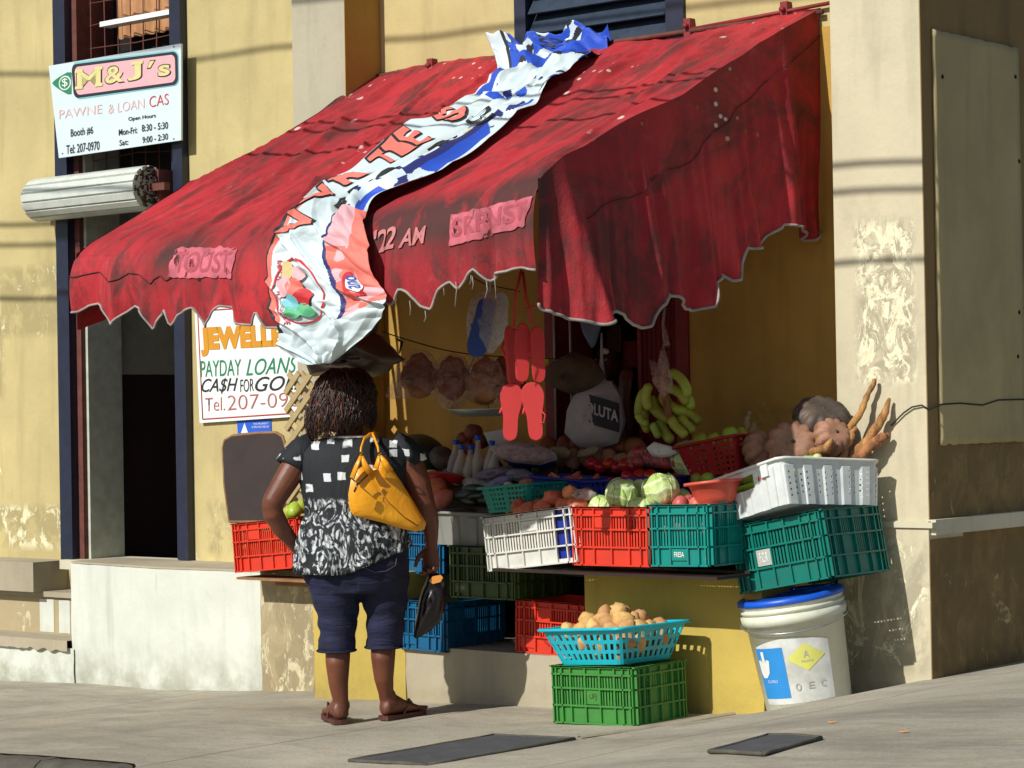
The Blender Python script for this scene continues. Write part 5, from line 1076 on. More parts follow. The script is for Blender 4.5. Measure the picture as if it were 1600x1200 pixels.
# plantains in tray
def ban(L, r, bend, seg=10, n=12):
    path = []; rad = []
    for i in range(n+1):
        t = i/n; a = bend*(t-.5); path.append((L/bend*math.sin(a), 0, L/bend*(1-math.cos(a)))); rad.append(r*min(1, (math.sin(math.pi*min(1, max(0, t*.94+.03)))*1.7))**.55 if 0 < i < n else r*.28)
    return path, rad
def banana(name, mat, L, r, bend, parent=None, mtx=None):
    m = MB(); p, q = ban(L, r, bend); p = [mtx@Vector(x) for x in p] if mtx else p; m.tube(p, q, 8); return m.build(name, mat, parent)
for i, (u0_, v0_, u1_, v1_, y, r, lb) in enumerate(((1232, 748, 1272, 716, -.60, .026, 'bright green plantain pointing up at the left of the white tray'), (1246, 734, 1290, 726, -.62, .022, 'bright green plantain lying behind the rim of the white tray'), (1130, 786, 1192, 756, -.66, .018, 'lime-green plantain peeping over the left handle of the white tray'))):
    a, b = PY(u0_, v0_, y), PY(u1_, v1_, y); md_ = (a+b)/2+Vector((-.01, 0, .014)); m = MB(); m.tube([a, a.lerp(md_, .5)+Vector((0, 0, .003)), md_, md_.lerp(b, .5)+Vector((0, 0, .003)), b], [r*.5, r, r, r*.9, r*.45], 8); tag(m.build('plantain', 'plantain'), lb, 'plantain')
m = MB(); c = PY(1277, 716, -.64); m.tube([c+Vector((-.04, .06, -.02)), c, c+Vector((.002, -.003, 0))], [.022, .021, .018], 12); rt = m.build('cut_root', 'plantain'); tag(rt, 'cut pale root end showing above the white tray rim', 'root')
m = MB(); m.tube([c+Vector((.0, -.001, 0)), c+Vector((.003, -.006, 0))], [.0175, .0165], 12); m.build('cut_face', 'rootend', rt)
# rough roots leaning against the pilaster
def root(label, pts, rads, seed):
    P = []
    for (u, v, y) in pts: P.append(PY(u, v, y))
    pp = []; rr_ = []
    n_ = 26
    for i in range(n_+1):
        T = i/n_*(len(P)-1); p = cr(P, T); k = min(len(P)-2, int(T)); f = T-k; r_ = lerp(rads[k], rads[k+1], f)
        p = p+Vector((noise.noise(Vector((i*.3, seed, 0))), noise.noise(Vector((i*.3, seed, 5))), 0))*.012; pp.append(p); rr_.append(r_*(1+.22*noise.noise(Vector((i*.9, seed, 2)))*2*.7))
    m = MB(); m.tube(pp, rr_, 12); return tag(m.build('gnarled_root', 'bark'), label, 'root')
YB = -.292
root('tallest gnarled root stick, leaning against the pilaster', [(1366, 592, YB), (1350, 632, -.32), (1322, 680, -.36), (1300, 715, -.39), (1282, 752, -.42)], [.009, .013, .017, .020, .021], 1)
root('thicker gnarled root with a broken tip, right of the tallest one', [(1390, 622, YB), (1380, 650, -.31), (1362, 680, -.33), (1338, 708, -.35), (1316, 748, -.40)], [.006, .018, .021, .024, .025], 2)
root('forked root branch rising behind the thick root', [(1386, 680, -.31), (1368, 690, -.33), (1335, 718, -.36), (1300, 745, -.4)], [.012, .024, .022, .018], 3)
root('short pale root stub between the two tall ones', [(1336, 668, -.36), (1330, 684, -.38), (1318, 705, -.4), (1310, 740, -.42)], [.008, .014, .016, .02], 4)
root('crooked root lying over the pumpkins into the tray', [(1298, 688, -.50), (1292, 700, -.50), (1272, 706, -.50), (1246, 722, -.5)], [.010, .018, .019, .016], 5)
root('dark root base lying in the tray behind the tall ones', [(1332, 740, -.42), (1318, 737, -.45), (1300, 744, -.48)], [.018, .022, .022], 6)
# hanging green banana bunch
bc = PY(1040, 632, -.55)
bh = thing('banana_bunch', 'bunch of green bananas hanging in a knotted bag at the right of the shop opening', 'bananas', bc)

rb_r = random.Random(5)
def bpoint(u, v, dy): return PY(u, v, -.55+dy)
for i, (pts, r) in enumerate((
    ([(1046, 580), (1062, 590), (1072, 605), (1074, 622)], .019), ([(1010, 608), (1002, 622), (999, 640), (1000, 652)], .019), ([(1018, 618), (1022, 636), (1036, 650), (1056, 656)], .022), ([(1034, 612), (1042, 630), (1058, 640), (1078, 644)], .021), ([(1008, 640), (1006, 656), (1010, 668), (1014, 674)], .017), ([(1030, 655), (1034, 668), (1042, 680), (1050, 690)], .019), ([(1048, 652), (1054, 664), (1064, 674), (1072, 682)], .018), ([(1062, 650), (1070, 660), (1078, 668), (1084, 676)], .017), ([(1064, 636), (1076, 646), (1086, 654), (1094, 660)], .017), ([(1040, 604), (1056, 610), (1066, 618), (1074, 632)], .019), ([(1056, 612), (1070, 618), (1078, 626), (1080, 640)], .017), ([(996, 646), (1000, 654), (1006, 660), (1012, 662)], .015), ([(1020, 660), (1022, 668), (1026, 676), (1030, 684)], .015), ([(1016, 600), (1010, 612), (1010, 628), (1016, 640)], .018))):
    dy = rb_r.uniform(-.05, .05); P = [bpoint(u, v, dy) for u, v in pts]; n_ = 12; pp = [cr(P, j/n_*3) for j in range(n_+1)]; m = MB(); m.tube(pp, [r*1.2*(.38 if j in (0, n_) else min(1, math.sin(math.pi*(j/n_*.92+.04))*1.8)**.5) for j in range(n_+1)], 8); m.build('banana', 'banana', bh, world=True)
m = MB(); m.tube([bpoint(1038, 575, 0), bpoint(1036, 610, 0), bpoint(1044, 645, .01), bpoint(1050, 668, .02)], [.012, .016, .018, .01], 8); m.build('stalk', 'bark', bh, world=True)
m = MB(); m.puffy([bpoint(u, v, -.06) for u, v in ((1036, 540), (1042, 560), (1048, 590), (1052, 612), (1036, 620), (1022, 600), (1016, 562), (1026, 580), (1032, 560))], .03, wr=.4); m.tube([bpoint(1040, 470, 0), bpoint(1036, 505, 0), bpoint(1042, 540, -.03)], [.004, .007, .016], 7); m.build('carrier_bag', 'film2', bh, world=True)
# ---------------------------------------------------------------- hanging line with bread bags
YL = -.95
m = MB(); lp = [PY(u, v, YL) for u, v in ((596, 518), (640, 532), (700, 548), (760, 556), (820, 558), (880, 562))]; m.tube([cr(lp, i/30*5) for i in range(31)], .003, 5); m.tube([PY(720, 425, YL), PY(760, 445, YL), PY(812, 455, YL)], .0025, 5); ln = m.build('hanging_line', 'cord'); tag(ln, 'dark sagging cord with bread bags tied along it', 'cord')
m = MB(); m.tube([PY(621, 530, YL), PY(628, 534, YL-.01), PY(624, 552, YL-.01)], [.006, .008, .003], 5); m.build('loose_knot', 'cord', ln)
def blobbag(label, name, cat, shapes, film_out, mat, fmat, y, T=.05, seed=0):
    t = thing(name, label, cat, PY(*shapes[0][0], y))
    for k, px in enumerate(shapes):
        us_ = [q[0] for q in px]; vs_ = [q[1] for q in px]; cu_, cv_ = sum(us_)/len(us_), sum(vs_)/len(vs_); hw_, hh_ = (max(us_)-min(us_))/2, (max(vs_)-min(vs_))/2
        for q, (du_, dv_) in enumerate(((0, -.35), (-.38, .12), (.38, .15), (0, .5))):
            m = MB(); m.blob(PY(cu_+du_*hw_, cv_+dv_*hh_, y+.02*(-1)**q), (.066, .05, .058), seed+q, .16, 16, 10); m.build('bun', mat, t, world=True)
    if film_out: m = MB(); m.puffy([PY(u, v, y-.005) for u, v in film_out], T+.02, wr=.35, seed=seed); m.build('film', fmat, t, world=True)
    return t
BG = 'bread bags hanging on the cord'
t = blobbag('clear bag of brown buns, leftmost on the sagging cord', 'bread_bag', 'bread bag', [[(632, 610), (628, 580), (640, 556), (655, 548), (668, 556), (678, 575), (682, 600), (668, 618), (648, 620)]], [(608, 624), (620, 590), (630, 562), (648, 545), (668, 548), (682, 568), (690, 600), (684, 618), (650, 622)], 'bread', 'film2', YL, seed=1); t['group'] = BG
t = blobbag('clear bag of brown buns, middle of the sagging cord', 'bread_bag', 'bread bag', [[(686, 580), (692, 562), (708, 556), (724, 566), (730, 590), (724, 618), (704, 622), (690, 612)]], [(682, 578), (690, 556), (708, 550), (726, 558), (734, 590), (730, 622), (712, 644), (694, 640), (688, 620)], 'bread', 'film2', YL+.03, seed=3); t['group'] = BG
t = blobbag('clear bag of brown buns, rightmost on the cord behind the scale pan', 'bread_bag', 'bread bag', [[(734, 580), (742, 566), (760, 562), (776, 572), (782, 596), (778, 624), (756, 632), (738, 622)]], [(730, 576), (742, 560), (762, 556), (780, 566), (788, 596), (784, 628), (758, 636), (734, 628)], 'bread', 'film2', YL+.05, seed=5); t['group'] = BG
t = blobbag('dim bag of buns hidden behind the coral flip-flops', 'bread_bag', 'bread bag', [[(770, 575), (784, 558), (800, 562), (812, 590), (806, 620), (786, 626)]], None, 'bread', 'film2', YL+.12, seed=7); t['group'] = BG
# scale pan
a = PY(754, 640, -.85); t = thing('scale_pan', 'shallow steel weighing pan hanging from thin wires', 'scale', a)
m = MB(); m.lathe([(.001, -.030), (.10, -.030), (.155, .0), (.160, .004), (.152, .004), (.098, -.024), (.001, -.024)], 40); m.build('pan', 'steel', t)
m = MB()
for an in (0, 2.1, 4.2): m.tube([(.152*math.cos(an), .152*math.sin(an), .0), (0, 0, .30)], .0022, 5)
m.build('hanging_wires', 'pipe', t)
# dark bundle hanging at the left, slippers, flip-flops
t = blobbag('dark brown plastic bundle hanging under the banner above the woman’s head', 'hanging_bundle', 'bag', [], None, 'darkbag', 'film', -1.30) if False else thing('hanging_bundle', 'dark brown plastic bundle hanging under the banner above the woman’s head', 'bag', PY(560, 530, -1.30))
m = MB(); m.puffy([PY(u, v, -1.30) for u, v in ((486, 572), (500, 550), (520, 536), (560, 528), (590, 522), (610, 540), (618, 552), (626, 562), (610, 572), (602, 584), (575, 592), (545, 590), (515, 584), (492, 588))], .10, wr=.4, k=10); m.build('bundle', 'darkbag', t, world=True)
m = MB(); m.tube([PY(580, 528, -1.3), PY(590, 500, -1.3), PY(600, 470, -1.3)], [.02, .008, .004], 6); m.build('tied_neck', 'darkbag', t, world=True)
def sole_pts(L, wt, wh):
    tab = [(0, 0), (.02, .5), (.06, .8), (.12, .97), (.2, 1.0), (.35, 1.0), (.42, 1.04)]; out = []
    def hw(t):
        if t <= .45: return wh*interp(tab+[(.45, 1.06)], t)
        k = (t-.45)/.30; q = lerp(wh*1.06, wt, min(1, k)**.8 if k < 1 else 1)
        return q*math.sqrt(max(0, 1-max(0, (t-.76)/.24)**2.3))
    ts = [0, .01, .03, .06, .1, .16, .25, .35, .45, .55, .65, .74, .82, .88, .93, .965, .99, 1]
    return [(hw(t), (t-.5)*L) for t in ts]+[(-hw(t)*.96, (t-.5)*L) for t in ts[-2:0:-1]]
def flip(t, u, v, y, L, wt, wh, roll, mat, flipz=1, th=.016, yaw=40):
    c = PY(u, v, y); mt = Matrix.Translation(c)@Matrix.Rotation(R(yaw), 4, 'Z')@Matrix.Rotation(R(roll), 4, 'Y'); P = sole_pts(L, wt, wh); m = MB(); n_ = len(P)
    ring = lambda s_, q: [mt@Vector((x*s_, q, z*flipz*s_)) for x, z in P]
    m.rings([ring(.97, -th/2-.001), ring(1, -th/2+.003), ring(1, th/2-.003), ring(.97, th/2)], True, 0, False); o = m.build('sole', mat, t, world=True); fixn(o)
    m = MB(); z0_ = L*.28*flipz; m.tube([mt@Vector(p) for p in ((wt*.9, th/2, -L*.02*flipz), (wt*.6, th/2+.03, z0_*.5), (0, th/2+.02, z0_), (-wt*.6, th/2+.03, z0_*.5), (-wt*.9, th/2, -L*.02*flipz))], .006, 6); m.tube([mt@Vector((0, th/2, z0_)), mt@Vector((0, th/2+.02, z0_))], .004, 5); m.build('strap', mat, t, world=True)
YFp = -1.55
FG = 'coral rubber flip-flops hanging from the awning'
t = thing('flip_flops', 'lower pair of coral flip-flops, soles out and wide ends up', 'flip-flops', PY(816, 600, YFp), group=FG); flip(t, 798, 644, YFp-.01, .232, .047, .030, 3, 'p_flip'); flip(t, 834, 643, YFp-.01, .232, .047, .030, -4, 'p_flip')
t = thing('flip_flops', 'upper pair of coral flip-flops hanging straight down above the lower pair', 'flip-flops', PY(828, 510, YFp), group=FG); flip(t, 816, 551, YFp-.03, .235, .030, .027, 2, 'p_flip', yaw=55); flip(t, 840, 554, YFp, .225, .030, .026, -2, 'p_flip', yaw=55)
t = thing('flip_flops', 'coral flip-flop seen edge-on at the left of the upper pair', 'flip-flops', PY(797, 560, YFp), group=FG); flip(t, 798, 556, YFp+.03, .24, .022, .022, -4, 'p_flip', yaw=80, th=.018); flip(t, 805, 560, YFp+.06, .24, .022, .022, -3, 'p_flip', yaw=70)
m = MB(); m.tube([PY(815, 420, YFp), PY(806, 460, YFp), PY(802, 512, YFp)], .006, 6); m.tube([PY(817, 425, YFp), PY(822, 465, YFp), PY(832, 505, YFp)], .006, 6); m.tube([PY(822, 482, YFp), PY(840, 478, YFp)], .004, 5); m.tube([PY(817, 510, YFp+.01), PY(817, 600, YFp+.01)], .003, 5); tag(m.build('red_string', 'p_flip'), 'looped red string holding up the coral flip-flops', 'string')
m = MB(); m.tube([PY(844, 640, YFp), PY(852, 648, YFp), PY(850, 660, YFp), PY(842, 662, YFp)], .003, 5); tag(m.build('string_end', 'p_flip'), 'small loop of red string beside the lower flip-flops', 'string')
t = thing('slipper_bag', 'clear bag with a royal blue slipper hanging under the awning hem', 'slippers', PY(755, 460, -1.2)); flip(t, 752, 512, -1.22, .255, .046, .040, 14, 'p_slip', -1, .022, 42); m = MB(); m.puffy([PY(u, v, -1.20) for u, v in ((728, 500), (735, 470), (752, 456), (775, 460), (790, 478), (794, 505), (788, 530), (770, 552), (732, 550))], .035, wr=.2); m.build('film', 'film', t, world=True)
m = MB(); m.tube([PY(768, 425, -1.2), PY(766, 440, -1.2), PY(764, 458, -1.2)], [.005, .004, .012], 6); m.build('tied_neck', 'hem', t, world=True)
t = thing('slipper_bag', 'grey-soled slipper pair hanging behind the blue slipper', 'slippers', PY(782, 480, -1.1)); flip(t, 780, 496, -1.1, .22, .038, .034, 4, 'lab_grey', 1, .02, 60)
# ---------------------------------------------------------------- shaded stock
SG = 'bottles with blue caps on the display'
def bottle(label, u, v, y, h, tilt):
    c = PY(u, v, y)-Vector((0, 0, h)); t = thing('bottle', label, 'bottle', c, (0, R(tilt), 0), SG); m = MB(); m.lathe([(.001, 0), (.026, 0), (.028, .01), (.028, h*.42), (.018, h*.62), (.012, h*.80), (.011, h*.95), (.001, h*.95)], 16); m.build('glass_body', 'glass', t); m = MB(); m.lathe([(.001, .004), (.023, .004), (.024, h*.30), (.001, h*.30)], 14); m.build('contents', 'brownbag', t); m = MB(); m.lathe([(.014, h*.9), (.015, h), (.001, h+.002)], 16); m.build('cap', 'p_lid', t); return t
bottle('tallest clear bottle with a blue cap in the group', 745, 680, -.42, .21, 2)
bottle('clear blue-capped bottle just left of the tallest', 729, 695, -.44, .19, 8); bottle('clear blue-capped bottle leaning in front at the left', 712, 694, -.46, .19, 12); bottle('clear blue-capped bottle farthest left and back', 705, 687, -.38, .18, 10); bottle('clear blue-capped bottle right of the tallest', 761, 688, -.42, .18, 10); bottle('short blue-capped bottle at the right end of the group', 766, 694, -.46, .17, 14)
m = MB()
for u, v, r in ((725, 685, .035), (740, 676, .045), (752, 690, .04), (735, 700, .04)): m.blob(PY(u, v, -.25), (r, r, r*.9), u, .15)
tag(m.build('brown_bundle', 'bread'), 'brown wrapped bundle standing behind the bottles', 'bundle')
def slab(name, label, cat, px, y, T, mat, wr=.15, seed=0, fmat=None):
    t = thing(name, label, cat, PY(*px[0], y)); m = MB(); m.puffy([PY(u, v, y) for u, v in px], T, wr=wr, seed=seed); m.build('body', mat, t, world=True)
    if fmat: m = MB(); c = sum((Vector((u, v, 0)) for u, v in px), Vector())/len(px); m.puffy([PY(c.x+(u-c.x)*1.12, c.y+(v-c.y)*1.2, y-.004) for u, v in px], T*1.2, wr=.3, seed=seed); m.build('wrap', fmat, t, world=True)
    return t
def flat(name, label, cat, cu, cv, y, rx, ry, h, mat, yaw=0, roll=0):
    t = thing(name, label, cat, PY(cu, cv, y), (R(-25), R(-roll), R(yaw))); m = MB(); m.rings([[Vector((rx*s_*math.cos(a/24*6.2832), ry*s_*math.sin(a/24*6.2832), z)) for a in range(24)] for s_, z in ((.8, 0), (1, h), (1.03, h), (.78, .006))], True); m.build('dish', mat, t); m = MB(); m.tube([Vector((rx*1.01*math.cos(a/24*6.2832), ry*1.01*math.sin(a/24*6.2832), h)) for a in range(25)], .005, 6); m.build('rim', mat, t); return t
slab('wrapped_meat', 'plastic-wrapped dark red slab on the blue dish under the flip-flops', 'wrapped food', [(772, 700), (790, 692), (830, 694), (860, 706), (866, 716), (840, 724), (800, 720), (780, 712)], -.50, .05, plain('dark_red_flesh', sr(150, 40, 46), .4), .1, 2, 'film')
flat('blue_dish', 'shallow blue dish under the wrapped red slab', 'dish', 826, 727, -.42, .14, .08, .02, 'p_royal')
flat('red_tray', 'red oval tray behind the woman’s right arm', 'tray', 690, 756, -.48, .13, .07, .03, 'p_crimson')
slab('wrapped_package', 'pale plastic-wrapped package at the left of the display', 'package', [(722, 764), (732, 746), (750, 748), (770, 756), (776, 768), (750, 772), (730, 772)], -.50, .03, 'film', .4, 5)
slab('wrapped_package', 'long purple-grey wrapped package lying across the display', 'package', [(756, 758), (780, 744), (806, 740), (800, 752), (778, 764), (762, 768)], -.52, .025, plain('lilac_package', sr(120, 112, 150), .4), .3, 6)
slab('wrapped_package', 'crumpled mauve wrapped package beside the blue dish', 'package', [(742, 742), (760, 732), (790, 728), (800, 738), (778, 750), (750, 750)], -.48, .03, plain('mauve_package', sr(110, 96, 116), .45), .4, 7)
slab('wrapped_package', 'shiny grey wrapped package left of the blue tub', 'package', [(790, 740), (800, 732), (820, 732), (836, 742), (830, 754), (805, 752)], -.5, .03, plain('grey_package', sr(110, 106, 120), .4), .3, 8)
o = proto('sweet_potato', 'sweetpot', (.085, .03, .028), 'long orange sweet potato lying behind the teal mesh basket', 'sweet potato', None, amp=.05, seed=40, loc=PY(835, 758, -.55)); o.rotation_euler = (0, .15, .1)
o = proto('white_turnip', 'c_white', (.028, .028, .026), 'small white round turnip behind the teal mesh basket', 'turnip', None, amp=.05, seed=41, loc=PY(794, 762, -.56))
slab('clear_bag', 'crumpled clear bag beside the blue tub', 'bag', [(856, 762), (864, 750), (880, 752), (884, 764), (878, 774), (864, 772)], -.62, .03, 'film', .4, 9)
slab('clear_bag', 'pale crumpled bag of greens on the sweet potatoes', 'bag', [(894, 770), (902, 764), (920, 764), (930, 770), (924, 782), (906, 784), (898, 778)], -.96, .03, 'film', .5, 10)
o = proto('carrot_pile', 'sweetpot', (.06, .04, .03), 'orange vegetable lying in the royal blue tub', 'vegetable', None, amp=.2, seed=42, loc=PY(905, 765, -.55)); o.name = 'orange_vegetable'
for i, (u, v, lb) in enumerate(((868, 706, 'khaki package on the dark display below the poles'), (916, 706, 'pale green package on the dark display below the sack'))):
    slab('wrapped_package', lb, 'package', [(u-16, v+6), (u-6, v-8), (u+14, v-8), (u+24, v), (u+20, v+10), (u-4, v+12)] if i == 0 else [(u-16, v+8), (u-6, v-2), (u+10, v-10), (u+20, v-6), (u+14, v+4), (u, v+10)], -.30, .03, plain('khaki_%d' % i, sr(150, 140, 106), .6), .3, 11+i)
slab('printed_leaflet', 'pale leaflet standing behind the bottles', 'leaflet', [(756, 676), (790, 670), (796, 700), (768, 706)], -.3, .004, 'lab_grey', .0, 12)
# white sack with lettering, brown bundles in the dark opening
t = thing('rice_sack', 'white printed sack hanging in the dark shop opening', 'sack', PY(938, 600, -.16)); px = [(908, 600), (930, 590), (955, 596), (968, 620), (974, 660), (966, 692), (935, 702), (904, 698), (886, 680), (890, 640)]
m = MB(); m.puffy([PY(u, v, -.16) for u, v in px], .09, wr=.15, k=9); m.build('sack_body', 'sack', t, world=True)
def skf(u, v, o=.0): return PY(u, v, -.16-.118-o)
m = MB(); m.grid(lambda s, q: skf(lerp(912, 968, s), lerp(668, 622, q)-(10 if 0 else 0)-14*math.sin(math.pi*s)*(0)+18*(s-.5)*.9-0*q, -.02+.03*(2*s-1)**2*-1), 16, 6); m.build('printed_band', 'ink', t, world=True)
tx2 = text_mesh('OLUTA', (0, 0, 1, 1), lambda x, z: skf(lerp(915, 966, x), lerp(652, 634, z)+18*(x-.5)*.9, -.017), .1, .03, 0, 'sack', 'lettering', t)
m = MB(); m.tube([PY(938, 596, -.16), PY(940, 560, -.16), PY(940, 520, -.16)], [.03, .008, .004], 7); m.build('tied_neck', 'sack', t, world=True)
slab('paper_bundle', 'brown paper bundle hanging above the white sack', 'bundle', [(846, 592), (862, 566), (895, 548), (925, 560), (948, 590), (920, 612), (896, 618), (866, 606)], -.22, .07, 'brownbag', .3, 13)
slab('blue_bag', 'narrow slate blue bag hanging in the dark opening', 'bag', [(905, 490), (936, 486), (938, 510), (930, 540), (924, 544), (912, 520)], -.3, .03, plain('slate_bag', sr(96, 110, 140), .6), .2, 14)
o = proto('lemon', 'pepper', (.026, .024, .026), 'single yellow lemon hanging behind the flip-flops', 'lemon', None, amp=.04, seed=43, loc=PY(850, 564, -.4))
o = proto('light_bulb', 'c_white', (.02, .02, .014), 'small pale bulb in the dark shop opening', 'bulb', None, amp=.0, seed=44, loc=PY(945, 549, -.05))
# litter
for i, (u, v, lb) in enumerate(((1300, 1130, 'yellow leaf on the pavement in front of the bucket'), (357, 1073, 'yellow leaf at the foot of the whitewashed block'), (1412, 1145, 'pale pebble on the pavement right of the leaf'), (635, 1093, 'dark pebble at the foot of the yellow pier'), (702, 1103, 'brown leaf scrap by the low step'))):
    p = on_ground(u, v)
    if 'leaf' in lb: m = MB(); m.grid(lambda s, q: p+Vector((.03*(s-.5), .016*(q-.5)*math.sin(math.pi*s), .003+.005*s*s+.002*q)), 8, 4); o = m.build('fallen_leaf', 'orange'); md = o.modifiers.new('s', 'SOLIDIFY'); md.thickness = .001; tag(o, lb, 'leaf')
    else: m = MB(); m.blob(p+Vector((0, 0, .006)), (.014, .010, .009), i, .2, 8, 5); tag(m.build('pebble', 'c_white' if 'pale' in lb or 'white' in lb else 'ink'), lb, 'pebble')
# STOCK: dense back rows of the display
rs = random.Random(21)
def row(name, mat, rad, label, cat, group, spots, amp=.08, seed=50):
    ps_ = [proto(name, mat, rad, label, cat, group, amp=amp, seed=seed+k) for k in range(2)]
    heap(ps_, [(PY(u, v, y), None, rs.uniform(.85, 1.15)) for u, v, y in spots])
row('squash', 'pumpkin', (.055, .042, .040), 'dusty squash in the dim back row behind the blue tub', 'squash', 'squashes in the back row', [(u, 716+rs.uniform(-5, 5), -.22) for u in range(858, 985, 19)])
row('carrot', 'sweetpot', (.06, .018, .018), 'orange carrot lying in the royal blue tub', 'carrot', 'carrots in the blue tub', [(u, 752+rs.uniform(-4, 6), -.50) for u in range(862, 935, 11)], .05, 60)
row('tomato', 'tomato', (.032, .032, .028), 'red tomato loose on the display behind the blue basket', 'tomato', 'loose tomatoes on the display', [(u, 727+rs.uniform(-4, 4), -.32) for u in range(925, 1000, 13)], .03, 70)
row('eggplant', 'p_royal' if False else 'cuke', (.07, .03, .03), 'dark aubergine in the row below the watermelon', 'aubergine', 'aubergines below the watermelon', [(u, 738+rs.uniform(-5, 5), -.36) for u in range(700, 860, 20)], .05, 80)
row('green_vegetable', 'mango', (.04, .03, .03), 'green vegetable loose between the red basket and the coral bowl', 'vegetable', 'loose greens by the coral bowl', [(u, 752+rs.uniform(-6, 6), -.5) for u in range(1090, 1215, 16)], .1, 90)
row('yam', 'bark', (.07, .03, .03), 'rough brown yam under the pumpkins', 'yam', 'yams under the pumpkins', [(u, 732+rs.uniform(-5, 5), -.44) for u in range(1160, 1300, 20)], .12, 95)
row('brown_loaf', 'bread', (.06, .045, .04), 'wrapped brown loaf on the shop ledge below the sack', 'loaf', 'loaves on the shop ledge', [(u, 696+rs.uniform(-4, 4), -.10) for u in range(860, 1000, 22)], .08, 100)
hg = 'red bags hanging inside the shop'
for k, (u, v, lb) in enumerate(((885, 520, 'red packet hanging at the left inside the shop'), (905, 545, 'red packet hanging lower, between the two poles'), (960, 530, 'red packet hanging right of the slate blue bag'), (985, 555, 'red packet hanging beside the mesh gate'))):
    slab('hanging_packet', lb, 'packet', [(u-11, v-22), (u+10, v-23), (u+12, v+20), (u-12, v+22)], .35, .02, 'redframe' if k % 2 else 'brownbag', .3, 30+k)['group'] = hg
# ---------------------------------------------------------------- people
def remesh(parts, voxel, name, mat, parent, smooth=4, world=False):
    m = MB()
    for f in parts: f(m)
    o = m.build('tmp', mat); 
    md = o.modifiers.new('r', 'REMESH'); md.mode = 'VOXEL'; md.voxel_size = voxel; md.use_smooth_shade = True
    s_ = o.modifiers.new('s', 'SMOOTH'); s_.iterations = smooth; s_.factor = .5
    dg = bpy.context.evaluated_depsgraph_get(); me = bpy.data.meshes.new_from_object(o.evaluated_get(dg)); me.name = name; bpy.data.objects.remove(o)
    q = bpy.data.objects.new(name, me); COL.objects.link(q); q.parent = parent; PM[q.name] = PM[parent.name].copy(); return q
def ell(cx, cy, z, rx, ry, n=40, fold=None, tilt=0.):
    out = []
    for k in range(n):
        a = 2*math.pi*k/n; q = 1+(fold(a) if fold else 0); x = rx*q*math.cos(a); out.append(Vector((cx+x, cy+ry*q*math.sin(a), z+tilt*x)))
    return out
def limb(P, r, seg=14): return lambda m: m.tube(P, r, seg)
def hand(mb, wrist, d, side, up, curl=.6, s=1.):
    """palm with four bent fingers and a thumb leaving the side of the palm; d = hand direction, side = thumb side, up = back of the hand"""
    d, side = Vector(d).normalized(), Vector(side).normalized(); up = d.cross(side).normalized() if up is None else Vector(up).normalized()
    w = Vector(wrist); mb.tube([w-d*.02*s, w+d*.02*s, w+d*.055*s, w+d*.088*s], [(.024*s, .019*s), (.030*s, .016*s), (.038*s, .015*s), (.035*s, .012*s)], 12) if False else None
    # palm as a lofted slab
    rings = []
    for t, hw, ht in ((-.02, .024, .019), (.015, .030, .018), (.05, .039, .016), (.085, .038, .013), (.092, .030, .009)):
        rings.append([w+d*t*s+side*(hw*s*math.cos(a/16*6.2832))+up*(ht*s*math.sin(a/16*6.2832)) for a in range(16)])
    mb.rings(rings)
    for i, (off, L) in enumerate(((.029, .070), (.010, .079), (-.010, .073), (-.029, .058))):
        p = w+d*.082*s+side*off*s; dd = d.copy(); pts = [p-d*.02*s, p]; 
        for j, f in enumerate((.45, .30, .25)):
            ang = curl*(.7+.25*j+.12*i); dd = (Matrix.Rotation(ang, 3, side)@dd); pts.append(pts[-1]+dd*L*f*s)
        mb.tube(pts, [.0095*s, .0095*s, .009*s, .0082*s, .0065*s], 9)
    p = w+d*.018*s+side*.028*s; dd = (d*.6+side*.75-up*.1).normalized(); p2 = p+dd*.040*s; d2 = (d*.95+side*.2-up*.35*(curl > .3)).normalized(); mb.tube([p-dd*.015*s, p, p2, p2+d2*.028*s, p2+d2*.046*s], [.013*s, .0135*s, .0115*s, .010*s, .0075*s], 9)
wf_ = on_ground(567, 1130); 
WZ = (wf_-CAM).dot(Vector((-math.sin(TH), math.cos(TH), 0))); SC = FPX/WZ
wm = thing('person', 'woman seen from behind in black-and-white blouse and navy cropped jeans', 'person', (wf_.x, wf_.y, gz(wf_.x, wf_.y)), (0, 0, TH))
def wx(u, v): return (u-568)/SC+ (v-1130)/SC*-.0175*-1*0, (1130-v)/SC
def W(u, v, y=0.):
    # person frame: x right as seen from behind, y ahead of her, z up
    x, z = (u-567)/SC, (1130-v)/SC; return Vector((x+.0175*z*-1*-1, y, z))
